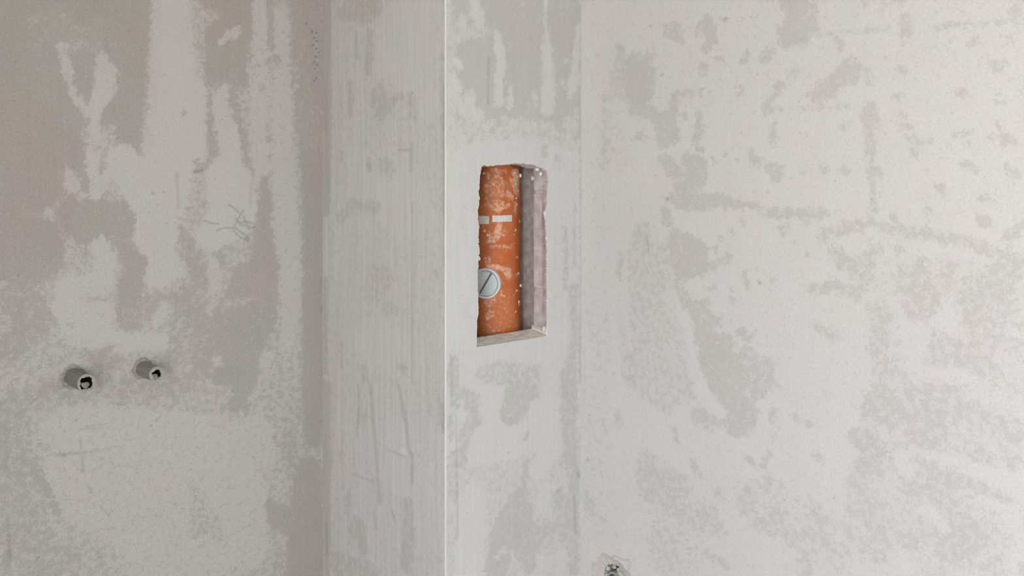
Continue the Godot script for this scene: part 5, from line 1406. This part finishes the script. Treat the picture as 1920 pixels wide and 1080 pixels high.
	right.brush(0, 0.43, 1, 0.84, [0.8337, 0.9794, 0.0065])
	right.brush(0, 0.43, 1, 0.84, [0.8215, 0.9496, 0.0055, 0.8113, 0.9259, 0.0056])
	right.brush(0, 0.43, 1, 0.83, [0.7802, 0.9317, 0.0056, 0.7907, 0.9297, 0.0056])
	right.brush(0, 0.43, 1, 0.82, [0.7854, 0.881, 0.0087, 0.7749, 0.8523, 0.0128])
	right.brush(0, 0.43, 1, 0.84, [0.8215, 0.907, 0.0106, 0.8164, 0.893, 0.0086])
	right.brush(0, 0.43, 1, 0.84, [0.8417, 0.8613, 0.0105, 0.8316, 0.8417, 0.0105])
	right.brush(0, 0.48, 1, 0.85, [0.801, 0.8334, 0.0147, 0.8614, 0.8331, 0.0104, 0.8712, 0.8192, 0.0103])
	right.brush(0, 0.43, 1, 0.80, [0.7207, 0.8604, 0.0089, 0.7318, 0.8543, 0.0058])
	right.brush(0, 0.43, 1, 0.79, [0.695, 0.8314, 0.0069])
	right.brush(0, 0.48, 1, 0.80, [0.7096, 0.8219, 0.009, 0.7152, 0.8367, 0.0058])
	right.brush(0, 0.48, 1, 0.85, [0.8466, 0.9064, 0.0055])
	right.brush(0, 0.48, 1, 0.86, [0.8614, 1.017, 0.0035, 0.8809, 1.0183, 0.0054])
	right.brush(0, 0.4, 1, 0.84, [0.8266, 1.0611, 0.0055, 0.8437, 1.0598, 0.0045])
	right.brush(0, 0.48, 1, 0.71, [0.4206, 0.7699, 0.0148, 0.4276, 0.7467, 0.0112])
	right.brush(0, 0.48, 1, 0.72, [0.4526, 0.7484, 0.0076])
	right.spots(104, 420, 0.0009, 0.0036, 0.48)
	right.specks(204, 750)
	right.blotches(304, 1.27, 26, 0.4, 0.9)
	right.brush(1, 0.9, 1, 0.74, [0.5353, 1.5479, 0.0173])
	right.brush(1, 0.9, 1, 0.80, [0.7096, 1.1078, 0.0143])
	right.brush(1, 0.8, 1, 0.89, [0.9507, 1.231, 0.0096])
	right.brush(1, 0.7, 1, 0.75, [0.5672, 0.817, 0.0171])
	right.brush(1, 0.8, 1, 0.71, [0.4135, 0.6775, 0.0161, 0.4064, 0.6603, 0.0161])
	right.brush(1, -0.5, 1, 0.86, [0.8809, 1.5842, 0.0331])
	right.brush(1, -0.8, 1, 0.89, [1.0078, 1.2174, 0.0312, 0.8999, 1.2176, 0.0082])
	right.brush(1, -0.9, 1, 0.80, [0.7263, 1.0481, 0.0142])
	right.brush(1, -1.2, 1, 0.95, [1.0898, 1.3503, 0.006])
	right.brush(1, -1.2, 1, 0.97, [1.1246, 1.3079, 0.0074])
	right.brush(1, 0.5, 1, 0.96, [1.0739, 1.2249, 0.0227, 1.1359, 1.1734, 0.0439])
	right.brush(1, 1.2, 1, 1.00, [1.1785, 1.09, 0.0057])
	right.brush(1, 1.5, 1, 0.95, [1.0779, 0.905, 0.0075])
	right.brush(1, -1.5, 1, 0.98, [1.2082, 1.6078, 0.0056, 1.0976, 1.6052, 0.0045])
	right.brush(1, 0.6, 1, 0.88, [0.9371, 1.5243, 0.0161])
	right.brush(1, 1.4, 1, 0.94, [1.0537, 1.6079, 0.0046])
	right.brush(1, -1, 1, 0.91, [0.9949, 1.5497, 0.0063])
	right.brush(1, 0.8, 1, 0.74, [0.5223, 0.6996, 0.0135])
	right.brush(1, 1.6, 1, 0.72, [0.4554, 0.6749, 0.0119, 0.4826, 0.68, 0.0118])
	right.brush(1, -1.4, 1, 0.72, [0.4416, 0.6579, 0.008])
	right.brush(2, -0.21, 1, 0.75, [0.5634, 1.2811, 0.0016, 0.5684, 1.253, 0.0017, 0.5697, 1.2436, 0.0014])
	right.brush(2, 0.21, 1, 0.75, [0.5672, 1.2387, 0.0015, 0.5659, 1.2244, 0.0015])
	right.brush(2, -0.35, 1, 0.81, [0.7372, 1.6496, 0.0026])
	right.brush(2, -0.3, 1, 0.76, [0.5982, 1.5623, 0.0023])
	right.brush(2, -0.3, 1, 0.76, [0.5734, 1.6504, 0.0024])
	right.brush(2, -0.3, 1, 0.76, [0.6019, 1.564, 0.0019])
	right.brush(2, -0.35, 1, 0.78, [0.6476, 1.4903, 0.0014])
	right.brush(2, -0.3, 1, 0.72, [0.4636, 1.1165, 0.002])
	right.brush(2, -0.3, 1, 0.71, [0.4178, 0.8475, 0.0025])
	right.brush(2, -0.3, 1, 0.71, [0.422, 0.9327, 0.0015])
	right.brush(2, -0.35, 1, 0.83, [0.8041, 1.2193, 0.0017])
	right.brush(2, -0.35, 1, 0.77, [0.6249, 1.525, 0.0014])
	right.brush(2, -0.4, 1, 0.89, [0.9399, 0.9082, 0.0016])
	right.brush(2, -0.35, 1, 0.77, [0.6129, 1.3458, 0.0023])
	right.brush(2, -0.18, 1, 0.78, [0.6523, 0.7489, 0.0013, 0.6674, 0.7515, 0.0013])
	right.brush(2, 0.3, 1, 0.79, [0.6698, 0.8539, 0.0011])
	right.brush(2, -0.3, 1, 0.89, [0.9426, 1.3872, 0.0012])
	right.brush(2, -0.3, 1, 0.85, [0.8516, 0.8832, 0.0013])
	right.brush(2, 0.35, 1, 1.00, [1.1892, 1.154, 0.0018])
	right.brush(2, -0.27, 1, 0.73, [0.4526, 0.677, 0.0017, 0.4595, 0.683, 0.0017, 0.469, 0.6819, 0.0017, 0.4785, 0.6798, 0.0023, 0.4879, 0.6865, 0.0017, 0.4986, 0.6858, 0.0017, 0.5092, 0.686, 0.002, 0.5197, 0.6882, 0.0022])
	right.brush(2, -0.5, 1, 0.73, [0.4704, 0.6705, 0.0025])
	right.brush(2, -0.4, 1, 0.73, [0.4799, 0.6802, 0.0025])
	right.brush(2, -0.4, 1, 0.74, [0.5079, 0.6924, 0.0016])
	right.brush(2, 0.18, 1, 0.74, [0.5118, 0.6946, 0.0033, 0.4999, 0.692, 0.0022])
	right.brush(2, -0.21, 1, 0.72, [0.4304, 0.6545, 0.0034, 0.4554, 0.662, 0.0023])
	right.brush(2, -0.18, 1, 0.74, [0.5197, 0.6737, 0.0033, 0.5249, 0.6849, 0.0022])
	right.brush(2, -0.35, 1, 0.71, [0.3992, 0.7998, 0.0016])
	right.brush(2, -0.35, 1, 0.70, [0.3892, 0.7415, 0.0016])
	right.brush(2, -0.35, 1, 0.73, [0.4826, 1.0209, 0.0016])
	right.brush(2, -0.35, 1, 0.76, [0.5859, 1.3861, 0.0015])
	right.brush(2, -0.35, 1, 0.82, [0.7696, 1.4604, 0.0014])
	right.brush(2, -0.35, 1, 0.83, [0.801, 1.5548, 0.0014])
	right.brush(2, -0.35, 1, 0.86, [0.8809, 1.4599, 0.0013])
	right.brush(2, -0.35, 1, 0.88, [0.9371, 1.2902, 0.0013])
	right.brush(2, -0.35, 1, 0.92, [1.0247, 1.4593, 0.0012])


func stain_pipe(pipe: Stains) -> void:
	pipe.brush(0, 0.6, 1, 0.96, [0.0285, 1.3812, 0.0069, 0.0203, 1.3683, 0.0089, 0.0255, 1.3635, 0.0079])
	pipe.brush(0, 0.5, 1, 1.00, [0.0384, 1.3675, 0.0079, 0.0453, 1.3636, 0.0049])
	pipe.brush(0, 0.6, 1, 0.89, [0.0265, 1.3517, 0.0079, 0.015, 1.3515, 0.0059, 0.0035, 1.3512, 0.0049])
	pipe.brush(0, 0.75, 1, 0.98, [0.0285, 1.334, 0.0069, 0.0265, 1.3242, 0.0079])
	pipe.brush(0, 0.7, 1, 0.93, [0.0172, 1.3358, 0.002, 0.0161, 1.324, 0.002, 0.0245, 1.3183, 0.0025])
	pipe.brush(0, 0.6, 1, 0.99, [0.0462, 1.3881, 0.0029])
	pipe.brush(0, 0.6, 1, 0.99, [0.0453, 1.3793, 0.0029])
	pipe.brush(0, 0.5, 1, 0.88, [0.0128, 1.3929, 0.0039])
	pipe.brush(0, 0.55, 1, 0.99, [0.0482, 1.3557, 0.0039, 0.0403, 1.3518, 0.0049])
	pipe.brush(0, 0.9, 1, 0.54, [-0.0089, 1.3875, 0.004, -0.0196, 1.3822, 0.005, -0.0138, 1.3705, 0.006])
	pipe.brush(0, 0.75, 1, 0.47, [-0.0156, 1.3625, 0.005, -0.0218, 1.3473, 0.004])
	pipe.brush(0, 0.65, 1, 0.55, [-0.0138, 1.3327, 0.003, -0.0138, 1.3148, 0.003])
	pipe.brush(0, 0.6, 1, 0.77, [0.0071, 1.3484, 0.0039, -0.003, 1.3431, 0.0049])
	pipe.brush(0, 0.7, 1, 0.97, [0.0245, 1.2927, 0.0059, 0.0265, 1.28, 0.0069, 0.0285, 1.2702, 0.0059])
	pipe.brush(0, 0.55, 1, 1.00, [0.0423, 1.2752, 0.0049, 0.0354, 1.2653, 0.0059, 0.0433, 1.2634, 0.0039])
	pipe.brush(0, 0.9, 1, 0.92, [0.0172, 1.2738, 0.002])
	pipe.brush(0, 0.9, 1, 0.97, [0.0513, 1.2849, 0.0015, 0.0523, 1.2809, 0.0015])
	pipe.brush(0, 0.9, 1, 0.99, [0.0462, 1.2742, 0.002])
	pipe.brush(0, 0.5, 1, 0.82, [0.0403, 1.2536, 0.0029, 0.015, 1.253, 0.003, -0.0003, 1.2502, 0.002, -0.0074, 1.2586, 0.002])
	pipe.brush(0, 0.6, 1, 0.58, [-0.0121, 1.2811, 0.002])
	pipe.brush(0, 0.5, 1, 0.98, [0.0502, 1.2318, 0.0029, 0.0492, 1.224, 0.0029])
	pipe.brush(0, 0.5, 1, 1.00, [0.0423, 1.232, 0.0029, 0.0433, 1.2241, 0.0029])
	pipe.brush(0, 0.7, 1, 0.97, [0.0453, 1.2152, 0.0049, 0.0305, 1.2162, 0.0049, 0.0182, 1.2118, 0.0049])
	pipe.brush(0, 0.65, 1, 0.81, [0.0071, 1.2073, 0.0079, 0.0035, 1.1971, 0.0059])
	pipe.brush(0, 0.7, 1, 0.38, [-0.0241, 1.1984, 0.004])
	pipe.brush(0, 0.6, 1, 0.93, [0.0224, 1.1638, 0.0039, 0.0161, 1.1615, 0.003])
	pipe.brush(0, 0.55, 1, 1.00, [0.0453, 1.1514, 0.0098, 0.0354, 1.1553, 0.0079])
	pipe.brush(0, 0.55, 1, 1.00, [0.0403, 1.1318, 0.0059, 0.0462, 1.1239, 0.0049, 0.0384, 1.1259, 0.0039])
	pipe.brush(0, 0.7, 1, 0.99, [0.0462, 1.1209, 0.0029])
	pipe.brush(0, 0.35, 1, 0.88, [0.0094, 1.1265, 0.0138, 0.015, 1.1418, 0.0098])
	pipe.brush(0, 0.35, 1, 0.91, [0.0255, 1.1059, 0.0098, 0.0094, 1.1118, 0.0079])
	pipe.brush(0, 0.6, 1, 0.49, [-0.0175, 1.231, 0.002])
	pipe.brush(0, 0.6, 1, 0.49, [-0.0175, 1.1682, 0.0025])
	pipe.brush(0, 0.7, 1, 0.55, [-0.0138, 1.1299, 0.002])
	pipe.brush(0, 0.7, 1, 0.30, [-0.0299, 1.1396, 0.0015])
	pipe.brush(0, 0.4, 1, 0.42, [-0.0196, 1.1132, 0.004, -0.0241, 1.0925, 0.004])
	pipe.brush(0, 0.5, 1, 1.00, [0.0354, 1.0984, 0.0039, 0.0453, 1.1082, 0.0029])
	pipe.brush(1, 1, 1, 0.95, [0.0255, 1.2406, 0.0216, 0.0203, 1.2306, 0.0197])
	pipe.brush(1, 1, 1, 0.85, [0.0094, 1.1808, 0.0118])
	pipe.brush(1, 0.8, 1, 0.90, [0.015, 1.3239, 0.0098])
	pipe.brush(1, -1, 1, 0.93, [0.0574, 1.3733, 0.0098, 0.0606, 1.3339, 0.0098, 0.0606, 1.2748, 0.0098])
	pipe.brush(1, -0.8, 1, 0.98, [0.0553, 1.098, 0.0138, 0.0403, 1.0886, 0.0098])
	pipe.brush(1, 0.6, 1, 0.95, [0.0553, 1.3192, 0.0059])
	pipe.brush(1, -0.5, 1, 0.85, [0.0094, 1.2547, 0.0099])
	pipe.brush(2, -0.3, 0.8, 0.93, [0.0574, 1.3929, 0.0059, 0.0595, 1.3339, 0.0049])
	pipe.brush(2, -0.9, 1, 0.62, [-0.0121, 1.3993, 0.004, -0.0059, 1.4034, 0.003])
	pipe.brush(2, -0.35, 1, 0.34, [-0.0241, 1.3671, 0.004, -0.0268, 1.232, 0.004, -0.0268, 1.0821, 0.004])
	pipe.spots(105, 260, 0.0005, 0.0042, 0.42)
	pipe.spots(106, 300, 0.0004, 0.0012, 0.75)
	pipe.brush(2, -0.4, 0.7, 0.99, [0.0482, 1.3517, 0.0059, 0.0423, 1.3341, 0.0039])
	pipe.brush(2, -0.35, 1, 0.89, [0.015, 1.383, 0.003, 0.0117, 1.3485, 0.003])
	pipe.brush(2, -0.3, 0.7, 1.00, [0.0453, 1.2457, 0.0079, 0.0354, 1.2604, 0.0039])
	pipe.brush(0, 0.3, 0.8, 0.89, [0.0117, 1.1563, 0.0158, 0.0071, 1.1165, 0.0158, 0.0255, 1.1423, 0.0079])
	pipe.brush(0, 0.3, 0.7, 1.00, [0.0354, 1.1131, 0.0098, 0.0453, 1.0983, 0.0079])
	pipe.brush(0, 0.28, 0.7, 0.82, [0.0094, 1.2745, 0.0079, 0.0035, 1.2939, 0.0059])
	pipe.brush(0, 0.35, 0.7, 0.99, [0.0305, 1.3635, 0.0177, 0.0354, 1.3341, 0.0118])
	pipe.brush(0, 0.8, 1, 0.49, [-0.0121, 1.3944, 0.003, -0.0196, 1.3902, 0.003, -0.0156, 1.3764, 0.004, -0.0218, 1.3662, 0.003])
	pipe.brush(0, 0.7, 1, 0.52, [-0.0121, 1.3566, 0.003, -0.0196, 1.3503, 0.003])
	pipe.brush(0, 0.6, 1, 0.71, [-0.0059, 1.3677, 0.004, -0.0003, 1.3768, 0.003])
	pipe.brush(0, 0.55, 1, 0.98, [0.0354, 1.395, 0.0049, 0.0224, 1.391, 0.0039])
	pipe.brush(0, 0.6, 1, 0.83, [0.0117, 1.3258, 0.003, 0.0035, 1.3295, 0.003])
	pipe.brush(0, 0.5, 1, 0.99, [0.0502, 1.3684, 0.0029, 0.0462, 1.3419, 0.0029, 0.0384, 1.3223, 0.0029])
